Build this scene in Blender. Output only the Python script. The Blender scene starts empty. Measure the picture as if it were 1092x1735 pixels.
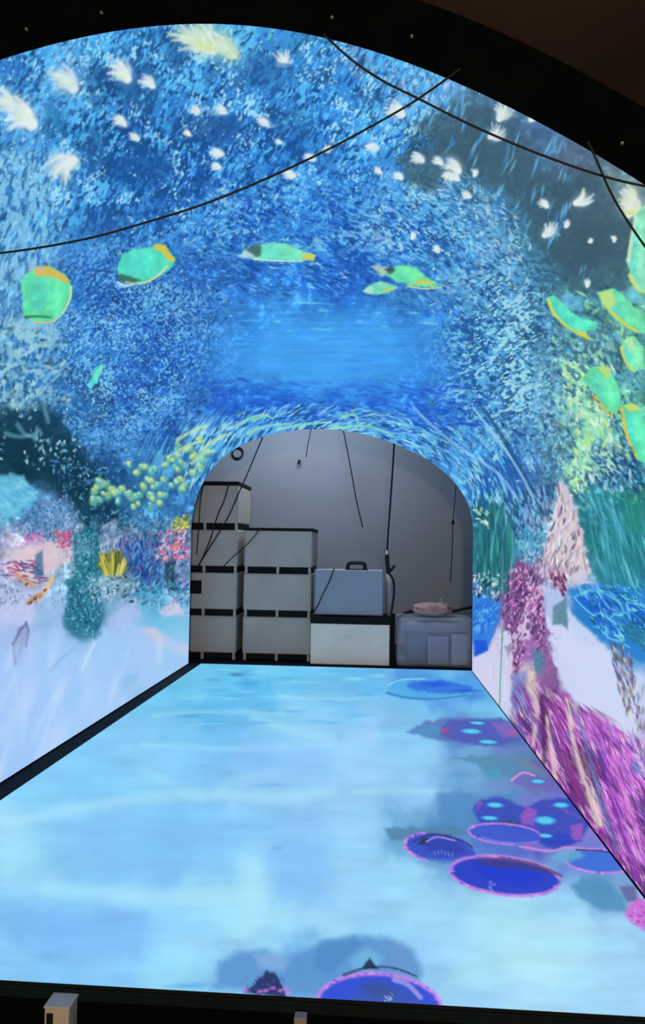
import bpy, bmesh, math, random
import numpy as np

# ---------------------------------------------------------------- camera, world, lamps, exposure
SC = bpy.context.scene
COL = SC.collection
YAW, PITCH, ROLL, FPX = 0.0703, 0.0421, 0.0149, 1281.0
EYE = np.array([0.554, 0.0, 1.5])
cam_d = bpy.data.cameras.new('camera')
cam = bpy.data.objects.new('camera', cam_d)
COL.objects.link(cam)
SC.camera = cam
cam_d.sensor_fit = 'VERTICAL'
cam_d.sensor_height = 36.0
cam_d.lens = FPX / 1735.0 * 36.0
cam_d.clip_start = 0.05
cam.location = EYE
_cy, _sy, _cp, _sp, _cr, _sr = (math.cos(YAW), math.sin(YAW), math.cos(PITCH), math.sin(PITCH), math.cos(ROLL), math.sin(ROLL))
FWD = np.array([-_sy * _cp, _cy * _cp, _sp])
_right = np.array([_cy, _sy, 0.0])
_up = np.cross(_right, FWD)
RIGHT = _right * _cr + _up * _sr
UP = -_right * _sr + _up * _cr
from mathutils import Matrix, Vector
cam.rotation_euler = Matrix([[RIGHT[i], UP[i], -FWD[i]] for i in range(3)]).to_euler()

SC.view_settings.view_transform = 'Standard'
SC.view_settings.look = 'None'
SC.view_settings.gamma = 1.0
SC.view_settings.use_curve_mapping = False
SC.view_settings.exposure = 0.0

world = bpy.data.worlds.new('dark_hall')
SC.world = world
world.use_nodes = True
world.node_tree.nodes['Background'].inputs[0].default_value = (0.02, 0.013, 0.01, 1)
world.node_tree.nodes['Background'].inputs[1].default_value = 0.05


def area_light(name, loc, size, power, color, aim=(0, 0, -1)):
    d = bpy.data.lights.new(name, 'AREA')
    d.shape = 'RECTANGLE'
    d.size, d.size_y = size
    d.energy = power
    d.color = color
    o = bpy.data.objects.new(name, d)
    COL.objects.link(o)
    o.location = loc
    o.rotation_euler = Vector(aim).to_track_quat('-Z', 'Y').to_euler()
    return o


area_light('storage_room_lamp', (-0.6, 10.3, 4.1), (2.2, 0.5), 100.0, (0.84, 0.93, 1.0), (0.0, 0.12, -1))
_ld = bpy.data.lights.new('added_warm_spot', 'SPOT')  # unseen warm spot behind the camera, added to light the crate fronts
_ld.energy = 1500.0
_ld.color = (1.0, 0.66, 0.34)
_ld.spot_size = math.radians(75)
_ld.spot_blend = 0.6
_ld.shadow_soft_size = 0.25
_lo = bpy.data.objects.new('added_warm_spot', _ld)
COL.objects.link(_lo)
_lo.location = (0.9, -4.3, 2.5)
_lo.rotation_euler = Vector((-0.06, 1.0, -0.02)).to_track_quat('-Z', 'Y').to_euler()

random.seed(7)
RNG = np.random.default_rng(11)


# ---------------------------------------------------------------- geometry helpers
def at(px, py, y):
    """point on the plane Y = y that the picture position (px, py) looks at"""
    d = FWD + RIGHT * ((px - 546.0) / FPX) + UP * ((867.5 - py) / FPX)
    return EYE + d * ((y - EYE[1]) / d[1])


def at_z(px, py, z):
    d = FWD + RIGHT * ((px - 546.0) / FPX) + UP * ((867.5 - py) / FPX)
    return EYE + d * ((z - EYE[2]) / d[2])


def project(P):
    d = P - EYE
    z = d @ FWD
    return 546.0 + FPX * (d @ RIGHT) / z, 867.5 - FPX * (d @ UP) / z


def obj(name, bm_or_mesh, m, parent=None, smooth=False):
    if isinstance(bm_or_mesh, bmesh.types.BMesh):
        me = bpy.data.meshes.new(name)
        bm_or_mesh.normal_update()
        bm_or_mesh.to_mesh(me)
        bm_or_mesh.free()
    else:
        me = bm_or_mesh
    o = bpy.data.objects.new(name, me)
    COL.objects.link(o)
    if m is not None:
        me.materials.append(m)
    if smooth:
        me.polygons.foreach_set('use_smooth', [True] * len(me.polygons))
    if parent is not None:
        o.parent = parent
        o.matrix_parent_inverse = parent.matrix_world.inverted()
    return o


def thing(name, label, cat, loc=(0, 0, 0), group=None):
    o = bpy.data.objects.new(name, None)
    COL.objects.link(o)
    o.location = loc
    o.matrix_world = Matrix.Translation(loc)
    o.empty_display_size = 0.1
    return tag(o, label, cat, group)


def tag(o, label, cat, group=None):
    o['label'] = label
    o['category'] = cat
    if group:
        o['group'] = group
    return o


def struct(name, bm, m):
    o = obj(name, bm, m)
    o['kind'] = 'structure'
    return o


def add_box(bm, lo, hi, bevel=0.0, seg=2):
    r = bmesh.ops.create_cube(bm, size=1.0)
    vs = r['verts']
    for v in vs:
        v.co = Vector([lo[i] + (v.co[i] + 0.5) * (hi[i] - lo[i]) for i in range(3)])
    if bevel > 0:
        es = list({e for v in vs for e in v.link_edges})
        bmesh.ops.bevel(bm, geom=es, offset=bevel, segments=seg, affect='EDGES', profile=0.5)


def bx(lo, hi, bevel=0.0, seg=2):
    bm = bmesh.new()
    add_box(bm, lo, hi, bevel, seg)
    return bm


def smooth_path(pts, n=12):
    """Catmull-Rom through the given points"""
    p = [Vector(q) for q in pts]
    if len(p) < 3:
        return p
    p = [p[0] * 2 - p[1]] + p + [p[-1] * 2 - p[-2]]
    out = []
    for i in range(1, len(p) - 2):
        for k in range(n):
            t = k / n
            a, b, c, d = p[i - 1], p[i], p[i + 1], p[i + 2]
            out.append(0.5 * ((2 * b) + (c - a) * t + (2 * a - 5 * b + 4 * c - d) * t * t + (3 * b - a - 3 * c + d) * t ** 3))
    out.append(p[-2])
    return out


def add_tube(bm, pts, r, sides=8):
    pts = [Vector(p) for p in pts]
    rings = []
    n = len(pts)
    up = Vector((0, 0, 1))
    for i, p in enumerate(pts):
        t = (pts[min(i + 1, n - 1)] - pts[max(i - 1, 0)]).normalized()
        a = t.cross(up)
        if a.length < 1e-3:
            a = t.cross(Vector((0, 1, 0)))
        a.normalize()
        b = t.cross(a).normalized()
        rr = r[i] if hasattr(r, '__len__') else r
        rings.append([bm.verts.new(p + (a * math.cos(2 * math.pi * k / sides) + b * math.sin(2 * math.pi * k / sides)) * rr) for k in range(sides)])
    for i in range(n - 1):
        for k in range(sides):
            bm.faces.new((rings[i][k], rings[i][(k + 1) % sides], rings[i + 1][(k + 1) % sides], rings[i + 1][k]))
    bm.faces.new(rings[0][::-1])
    bm.faces.new(rings[-1])


def tube(pts, r, sides=8, n=12):
    bm = bmesh.new()
    add_tube(bm, smooth_path(pts, n), r, sides)
    return bm


# ---------------------------------------------------------------- materials
def mat(name, color, rough=0.6, metal=0.0, noise=0.0, scale=8.0, bump=0.0, spec=0.5):
    m = bpy.data.materials.new(name)
    m.use_nodes = True
    nt = m.node_tree
    b = nt.nodes['Principled BSDF']
    b.inputs['Roughness'].default_value = rough
    b.inputs['Metallic'].default_value = metal
    b.inputs['Specular IOR Level'].default_value = spec
    tc = nt.nodes.new('ShaderNodeTexCoord')
    n = nt.nodes.new('ShaderNodeTexNoise')
    n.inputs['Scale'].default_value = scale
    n.inputs['Detail'].default_value = 5.0
    nt.links.new(tc.outputs['Object'], n.inputs['Vector'])
    r = nt.nodes.new('ShaderNodeValToRGB')
    r.color_ramp.elements[0].position = 0.3
    r.color_ramp.elements[1].position = 0.7
    r.color_ramp.elements[0].color = (*[c * (1 - noise) for c in color], 1)
    r.color_ramp.elements[1].color = (*[min(1, c * (1 + noise)) for c in color], 1)
    nt.links.new(n.outputs['Fac'], r.inputs['Fac'])
    nt.links.new(r.outputs['Color'], b.inputs['Base Color'])
    if bump > 0:
        bp = nt.nodes.new('ShaderNodeBump')
        bp.inputs['Strength'].default_value = bump
        bp.inputs['Distance'].default_value = 0.02
        nt.links.new(n.outputs['Fac'], bp.inputs['Height'])
        nt.links.new(bp.outputs['Normal'], b.inputs['Normal'])
    return m


M_BLACK = mat('black_metal', (0.005, 0.008, 0.009), 0.7, 0.0, 0.2, 20, spec=0.12)
M_DECK = mat('navy_black_deck', (0.003, 0.009, 0.014), 0.8, 0, 0.2, 12, spec=0.1)
M_FRAME = mat('matt_black_frame', (0.0016, 0.0028, 0.0030), 0.95, 0, 0.2, 10, spec=0.0)
M_RUBBER = mat('black_rubber', (0.008, 0.009, 0.012), 0.7, 0, 0.2, 30, spec=0.3)
M_HALL = mat('dark_brown_ceiling', (0.12, 0.082, 0.075), 0.9, 0, 0.25, 0.7)
M_HFLOOR = mat('dark_hall_floor', (0.010, 0.013, 0.014), 0.8, 0, 0.5, 6, spec=0.2)
M_WALL = mat('grey_painted_wall', (0.182, 0.218, 0.282), 0.9, 0, 0.05, 1.2)
M_CRATE = mat('grey_crate_panel', (0.42, 0.395, 0.355), 0.8, 0, 0.07, 3.0)
M_CRATE2 = mat('crate_skid_wood', (0.38, 0.36, 0.33), 0.85, 0, 0.12, 9.0)
M_WHITE = mat('off_white_case', (0.74, 0.67, 0.55), 0.6, 0, 0.05, 4.0)
M_BLUE = mat('blue_grey_case', (0.25, 0.30, 0.36), 0.6, 0, 0.05, 4.0)
M_STEEL = mat('steel', (0.55, 0.55, 0.55), 0.35, 0.8, 0.05, 10)
M_PINK = mat('pinkish_brown_cloth', (0.40, 0.24, 0.20), 0.9, 0, 0.15, 14, 0.3)
M_OLIVE = mat('dark_green_carton', (0.05, 0.065, 0.06), 0.8, 0, 0.2, 6)
M_GREYBOX = mat('grey_carton', (0.20, 0.21, 0.24), 0.8, 0, 0.1, 6)
M_PLUG = mat('white_plastic', (0.36, 0.40, 0.43), 0.5, 0, 0.05, 20)
M_TUBE = mat('pale_card_tube', (0.30, 0.32, 0.34), 0.7, 0, 0.1, 10)


def screen_material(name):
    """an LED surface: every point gives off the colour of the show picture stored on it"""
    m = bpy.data.materials.new(name)
    m.use_nodes = True
    nt = m.node_tree
    nt.nodes.remove(nt.nodes['Principled BSDF'])
    a = nt.nodes.new('ShaderNodeAttribute')
    a.attribute_name = 'show'
    e = nt.nodes.new('ShaderNodeEmission')
    nt.links.new(a.outputs['Color'], e.inputs['Color'])
    nt.links.new(e.outputs[0], nt.nodes['Material Output'].inputs['Surface'])
    m.cycles.emission_sampling = 'NONE'
    return m


M_LED = screen_material('led_display')

wrap = bpy.data.materials.new('clear_plastic_film')
wrap.use_nodes = True
_nt = wrap.node_tree
_b = _nt.nodes['Principled BSDF']
_b.inputs['Base Color'].default_value = (0.62, 0.68, 0.80, 1)
_b.inputs['Roughness'].default_value = 0.25
_tr = _nt.nodes.new('ShaderNodeBsdfTransparent')
_mx = _nt.nodes.new('ShaderNodeMixShader')
_nz = _nt.nodes.new('ShaderNodeTexNoise')
_nz.inputs['Scale'].default_value = 3.0
_tc = _nt.nodes.new('ShaderNodeTexCoord')
_rp = _nt.nodes.new('ShaderNodeMapRange')
_rp.inputs['To Min'].default_value = 0.08
_rp.inputs['To Max'].default_value = 0.42
_nt.links.new(_tc.outputs['Object'], _nz.inputs['Vector'])
_nt.links.new(_nz.outputs['Fac'], _rp.inputs['Value'])
_nt.links.new(_rp.outputs[0], _mx.inputs['Fac'])
_nt.links.new(_tr.outputs[0], _mx.inputs[1])
_nt.links.new(_b.outputs[0], _mx.inputs[2])
_nt.links.new(_mx.outputs[0], _nt.nodes['Material Output'].inputs['Surface'])

# ---------------------------------------------------------------- tunnel cross-section (metres)
Y_FAR, Y_NEAR, Y_FLOOR = 9.284, 2.04, 2.558
HALF_W, SPRING, RISE, GUTTER = 1.7338, 1.6629, 1.314, 0.158
C4 = (-0.2707, 0.0781, -0.0511, 0.0156)
D4 = (0.0116, 0.0056, -0.0368, 0.0505)


def section(n_wall, n_arc, t=0.0):
    """the cross-section from the left base over the crown to the right base"""
    a = np.linspace(np.pi, 0, n_arc)
    c = [C4[i] + t * D4[i] for i in range(4)]
    s = np.sin(a) * (RISE + c[0] * np.cos(a) * np.sin(a) + c[1] * np.cos(2 * a) + c[2] * np.cos(3 * a) + c[3] * np.cos(4 * a))
    w = np.linspace(0, SPRING, n_wall, endpoint=False)
    x = np.concatenate([np.full(n_wall, -HALF_W), HALF_W * np.cos(a), np.full(n_wall, HALF_W)])
    z = np.concatenate([w, SPRING + s, w[::-1]])
    return x, z


# ================================================================= structure
T = 0.15
struct('floor', bx((-6, -5, -0.45), (6, 13, -0.15)), M_HFLOOR)
struct('ceiling', bx((-6, -5, 5.6), (6, 13, 5.75)), M_HALL)
struct('wall_left', bx((-6.15, -5, -0.45), (-6, 13, 5.75)), M_HALL)
struct('wall_right', bx((6, -5, -0.45), (6.15, 13, 5.75)), M_HALL)
struct('wall_behind', bx((-6.15, -5.15, -0.45), (6.15, -5, 5.75)), M_HALL)
struct('wall_hall_end', bx((-6.15, 13.0, -0.45), (6.15, 13.15, 5.75)), M_HALL)
# the storage room seen through the far opening
struct('wall_back', bx((-3.6, 11.8, -0.15), (3.6, 11.9, 4.4)), M_WALL)
struct('wall_storage_left', bx((-3.7, 9.45, -0.15), (-3.6, 11.9, 4.4)), M_WALL)
struct('wall_storage_right', bx((3.6, 9.45, -0.15), (3.7, 11.9, 4.4)), M_WALL)
struct('ceiling_storage', bx((-3.7, 9.45, 4.4), (3.7, 11.9, 4.5)), M_WALL)

stage = thing('stage_platform', 'low black platform carrying the glowing floor screen, its front edge dark', 'platform', (0, 2.55, -0.15))
obj('deck', bx((-1.95, 2.548, -0.05), (1.95, 11.7, -0.012), 0.004), M_DECK, stage)
obj('front_skirt', bx((-1.95, 2.556, -0.15), (1.95, 2.60, -0.05)), M_FRAME, stage)
obj('side_skirt', bx((-1.95, 2.60, -0.15), (-1.90, 11.7, -0.05)), M_BLACK, stage)
obj('side_skirt', bx((1.90, 2.60, -0.15), (1.95, 11.7, -0.05)), M_BLACK, stage)

# ================================================================= the show picture on the LED surfaces
_NT = np.random.default_rng(3).random((256, 256)).astype(np.float32)


def vnoise(x, y, seed=0):
    x = x + seed * 37.7
    y = y + seed * 91.3
    ix = np.floor(x).astype(np.int32)
    iy = np.floor(y).astype(np.int32)
    fx = (x - ix).astype(np.float32)
    fy = (y - iy).astype(np.float32)
    fx = fx * fx * (3 - 2 * fx)
    fy = fy * fy * (3 - 2 * fy)
    a, b = _NT[iy & 255, ix & 255], _NT[iy & 255, (ix + 1) & 255]
    c, d = _NT[(iy + 1) & 255, ix & 255], _NT[(iy + 1) & 255, (ix + 1) & 255]
    return (a * (1 - fx) + b * fx) * (1 - fy) + (c * (1 - fx) + d * fx) * fy


def fbm(x, y, seed=0, n=3):
    s, w, t = 0.0, 1.0, 0.0
    for i in range(n):
        s = s + w * vnoise(x * 2 ** i, y * 2 ** i, seed + i * 5)
        t += w
        w *= 0.6
    return s / t


def sstep(a, b, x):
    t = np.clip((x - a) / (b - a), 0, 1)
    return t * t * (3 - 2 * t)


class Show:
    """An LED surface as a grid of pixels: P (rows, cols, 3) in metres, U/V the directions in which a visitor at
    the mouth sees each of them (in 1/1281 of a metre at one metre), C the colour it shows, L the picture element."""

    def __init__(s, P, locate):
        s.P = P
        s.U, s.V = [q.astype(np.float32) for q in project(P)]
        s.C = np.zeros(P.shape, np.float32)
        s.L = np.zeros(P.shape[:2], np.int32)
        s.locate = locate

    def win(s, x0, x1, y0, y1):
        n = 7
        gx, gy = np.meshgrid(np.linspace(x0, x1, n), np.linspace(y0, y1, n))
        r, c = s.locate(gx.ravel(), gy.ravel())
        h, w = s.L.shape
        r0, r1 = int(max(0, r.min() - 4)), int(min(h, r.max() + 5))
        c0, c1 = int(max(0, c.min() - 4)), int(min(w, c.max() + 5))
        if r1 <= r0 or c1 <= c0:
            return None
        return slice(r0, r1), slice(c0, c1)

    def mix(s, w, a, col, label=0):
        if s.C[w].size == 0:
            return
        s.C[w] += (np.asarray(col, np.float32) - s.C[w]) * a[..., None]
        if label:
            s.L[w][a > 0.5] = label

    def dab(s, x, y, ln, wd, ang, col, alpha=1.0, soft=0.5, label=0):
        """an elongated dab: half length ln, half width wd, turned by ang degrees (0 = level, 90 = upright)"""
        R = max(ln, wd) * 1.1 + 1.5
        w = s.win(x - R, x + R, y - R, y + R)
        if w is None:
            return
        c, n = math.cos(math.radians(ang)), math.sin(math.radians(ang))
        dx, dy = s.U[w] - x, s.V[w] - y
        e = np.sqrt(((dx * c - dy * n) / ln) ** 2 + ((dx * n + dy * c) / wd) ** 2)
        s.mix(w, alpha * (1 - sstep(1 - soft, 1 + soft * 0.3, e)), col, label)

    def poly(s, pts, col, alpha=1.0, feather=2.0, label=0, wobble=0.0, wscale=0.08):
        pts = np.asarray(pts, np.float32)
        m = feather + 2 + wobble
        w = s.win(pts[:, 0].min() - m, pts[:, 0].max() + m, pts[:, 1].min() - m, pts[:, 1].max() + m)
        if w is None:
            return None
        X, Y = s.U[w], s.V[w]
        if wobble:
            X = X + (fbm(X * wscale, Y * wscale, 4) - 0.5) * 2 * wobble
            Y = Y + (fbm(X * wscale, Y * wscale, 9) - 0.5) * 2 * wobble
        ins = np.zeros(X.shape, bool)
        d2 = np.full(X.shape, 1e9, np.float32)
        n = len(pts)
        for i in range(n):
            (ax, ay), (bx_, by_) = pts[i], pts[(i + 1) % n]
            cr = ((ay > Y) != (by_ > Y)) & (X < (bx_ - ax) * (Y - ay) / ((by_ - ay) if by_ != ay else 1e-6) + ax)
            ins ^= cr
            ex, ey = bx_ - ax, by_ - ay
            t = np.clip(((X - ax) * ex + (Y - ay) * ey) / max(ex * ex + ey * ey, 1e-6), 0, 1)
            d2 = np.minimum(d2, (X - ax - t * ex) ** 2 + (Y - ay - t * ey) ** 2)
        sd = np.sqrt(d2) * np.where(ins, 1, -1)
        a = alpha * sstep(-feather * 0.5, feather * 0.5, sd)
        s.mix(w, a, col, label)
        return w, sd

    def line(s, pts, w0, w1, col, alpha=1.0, soft=0.6, label=0):
        """a tapering brush line through the points"""
        pts = np.asarray([(p[0], p[1]) for p in smooth_path([(q[0], q[1], 0) for q in pts], 5)], np.float32)
        m = max(w0, w1) + 2
        w = s.win(pts[:, 0].min() - m, pts[:, 0].max() + m, pts[:, 1].min() - m, pts[:, 1].max() + m)
        if w is None:
            return
        X, Y = s.U[w], s.V[w]
        e = np.full(X.shape, 1e9, np.float32)
        n = len(pts) - 1
        for i in range(n):
            (ax, ay), (bx_, by_) = pts[i], pts[i + 1]
            ex, ey = bx_ - ax, by_ - ay
            t = np.clip(((X - ax) * ex + (Y - ay) * ey) / max(ex * ex + ey * ey, 1e-6), 0, 1)
            d = np.sqrt((X - ax - t * ex) ** 2 + (Y - ay - t * ey) ** 2)
            e = np.minimum(e, d / (w0 + (w1 - w0) * (i + t) / n + 1e-3))
        s.mix(w, alpha * (1 - sstep(1 - soft, 1 + soft * 0.3, e)), col, label)

    def ground(s, pts, e=500.0):
        """smooth ground colours through (x, y, r, g, b) samples"""
        q = np.asarray(pts, np.float32)
        U, V = s.U.ravel(), s.V.ravel()
        wu = (fbm(U / 45, V / 45, 2) - 0.5) * 60
        wv = (fbm(U / 45, V / 45, 7) - 0.5) * 60
        U, V = U + wu, V + wv
        out = np.zeros((U.size, 3), np.float32)
        tw = np.zeros(U.size, np.float32)
        for x, y, r, g, b in q:
            k = 1.0 / ((U - x) ** 2 + (V - y) ** 2 + e) ** 2.2
            k *= 1e6
            tw += k
            out += k[:, None] * np.array([r, g, b], np.float32)
        s.C[:] = (out / tw[:, None]).reshape(s.C.shape)

    def scatter(s, area, n, ln, wd, ang, spread, cols, alpha=(0.4, 0.9), soft=0.6, clump=None):
        """n dabs strewn over a polygon; ang in degrees or 'ray' (away from the far opening) or 'arc' (around it)"""
        area = np.asarray(area, np.float32)
        x0, y0 = area.min(0)
        x1, y1 = area.max(0)
        for k in range(n):
            for tries in range(60):
                x, y = random.uniform(x0, x1), random.uniform(y0, y1)
                ins = False
                for i in range(len(area)):
                    (ax, ay), (cx, cy) = area[i], area[i - 1]
                    if (ay > y) != (cy > y) and x < (cx - ax) * (y - ay) / (cy - ay) + ax:
                        ins = not ins
                if ins:
                    break
            if clump is not None and random.random() > sstep(0.38, 0.62, float(fbm(np.float32(x / clump), np.float32(y / clump), 13))):
                continue
            a = ang
            if isinstance(ang, str):
                a = -math.degrees(math.atan2(y - 915, x - 628)) + (90 if ang == 'arc' else 0)
            s.dab(x, y, random.uniform(*ln), random.uniform(*wd), a + random.gauss(0, spread), random.choice(cols), random.uniform(*alpha), soft)

    def finish(s):
        c = np.clip(s.C / 255.0, 0, 1)
        return np.where(c <= 0.04045, c / 12.92, ((c + 0.055) / 1.055) ** 2.4)

    def mesh(s, name, mask, lin):
        """the pixels of the grid whose faces lie in mask, as one mesh"""
        h, w = s.L.shape
        fr, fc = np.nonzero(mask)
        if len(fr) == 0:
            return None
        q = np.stack([fr * w + fc, fr * w + fc + 1, (fr + 1) * w + fc + 1, (fr + 1) * w + fc], 1)
        u, inv = np.unique(q.ravel(), return_inverse=True)
        me = bpy.data.meshes.new(name)
        nf = len(fr)
        me.vertices.add(len(u))
        me.vertices.foreach_set('co', s.P.reshape(-1, 3)[u].astype(np.float32).ravel())
        me.loops.add(nf * 4)
        me.loops.foreach_set('vertex_index', inv.astype(np.int32))
        me.polygons.add(nf)
        me.polygons.foreach_set('loop_start', np.arange(0, nf * 4, 4, dtype=np.int32))
        at_ = me.attributes.new('show', 'FLOAT_COLOR', 'POINT')
        col = np.ones((len(u), 4), np.float32)
        col[:, :3] = lin.reshape(-1, 3)[u]
        at_.data.foreach_set('color', col.ravel())
        me.update(calc_edges=True)
        me.validate()
        return me


# ---- the vault: rows run from the far end to the mouth, columns from the left base over the crown to the right base
NR, NC = 520, 1700
_yy = np.exp(np.linspace(math.log(Y_FAR), math.log(Y_NEAR), NR))
_sx, _sz = section(60, 400)
_th = np.unwrap(np.arctan2(_sz - EYE[2], _sx - EYE[0]))       # falls from left base to right base
_seg = np.concatenate([[0], np.cumsum(np.hypot(np.diff(_sx), np.diff(_sz)))])
_TH = np.linspace(_th[0], _th[-1], NC)
_cs = np.interp(-_TH, -_th, _seg)
_P = np.zeros((NR, NC, 3))
for _i, _y in enumerate(_yy):
    _t = (Y_FAR - _y) / (Y_FAR - Y_NEAR)
    _x, _z = section(60, 400, _t)
    _P[_i, :, 0] = np.interp(_cs, _seg, _x)
    _P[_i, :, 2] = np.interp(_cs, _seg, _z)
    _P[_i, :, 1] = _y
_rho = np.hypot(np.interp(_cs, _seg, _sx) - EYE[0], np.interp(_cs, _seg, _sz) - EYE[2])


def _ray(px, py):
    px, py = np.asarray(px, float), np.asarray(py, float)
    d = FWD[None] + RIGHT[None] * ((px[:, None] - 546.0) / FPX) + UP[None] * ((867.5 - py[:, None]) / FPX)
    return d / d[:, 1:2]


def locate_vault(px, py):
    d = _ray(px, py)
    th = np.arctan2(d[:, 2], d[:, 0])
    th = np.where(th > _TH[0] + 0.5, th - 2 * np.pi, th)
    c = (th - _TH[0]) / (_TH[-1] - _TH[0]) * (NC - 1)
    rho = np.interp(np.clip(c, 0, NC - 1), np.arange(NC), _rho)
    y = rho / np.maximum(np.hypot(d[:, 0], d[:, 2]), 1e-4)
    r = (np.log(np.clip(y, 0.3, 60)) - math.log(Y_FAR)) / (math.log(Y_NEAR) - math.log(Y_FAR)) * (NR - 1)
    return r, c


vault = Show(_P, locate_vault)

# ---- the floor screen
FR, FC = 420, 620
FX0, FX1 = -HALF_W + GUTTER, HALF_W - 0.012
_fy = np.exp(np.linspace(math.log(Y_FAR), math.log(Y_FLOOR), FR))
_fx = np.linspace(FX0, FX1, FC)
_Q = np.zeros((FR, FC, 3))
_Q[..., 0] = _fx[None]
_Q[..., 1] = _fy[:, None]


def locate_floor(px, py):
    d = _ray(px, py)
    k = np.where(d[:, 2] < -1e-3, EYE[2] / np.maximum(-d[:, 2], 1e-3), 60)
    c = (EYE[0] + d[:, 0] * k - FX0) / (FX1 - FX0) * (FC - 1)
    r = (np.log(np.clip(k, 0.3, 60)) - math.log(Y_FAR)) / (math.log(Y_FLOOR) - math.log(Y_FAR)) * (FR - 1)
    return r, c


sand = Show(_Q, locate_floor)
PART_NAMES = {}                                                # picture element number -> (name, label)


def element(name, label=None):
    PART_NAMES[len(PART_NAMES) + 1] = (name, label)
    return len(PART_NAMES)


# ================================================================= painting the vault
def ring_pts(cx, cy, rx, ry, n=14):
    return [(cx + rx * math.cos(k * 2 * math.pi / n), cy + ry * math.sin(k * 2 * math.pi / n)) for k in range(n)]


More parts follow.
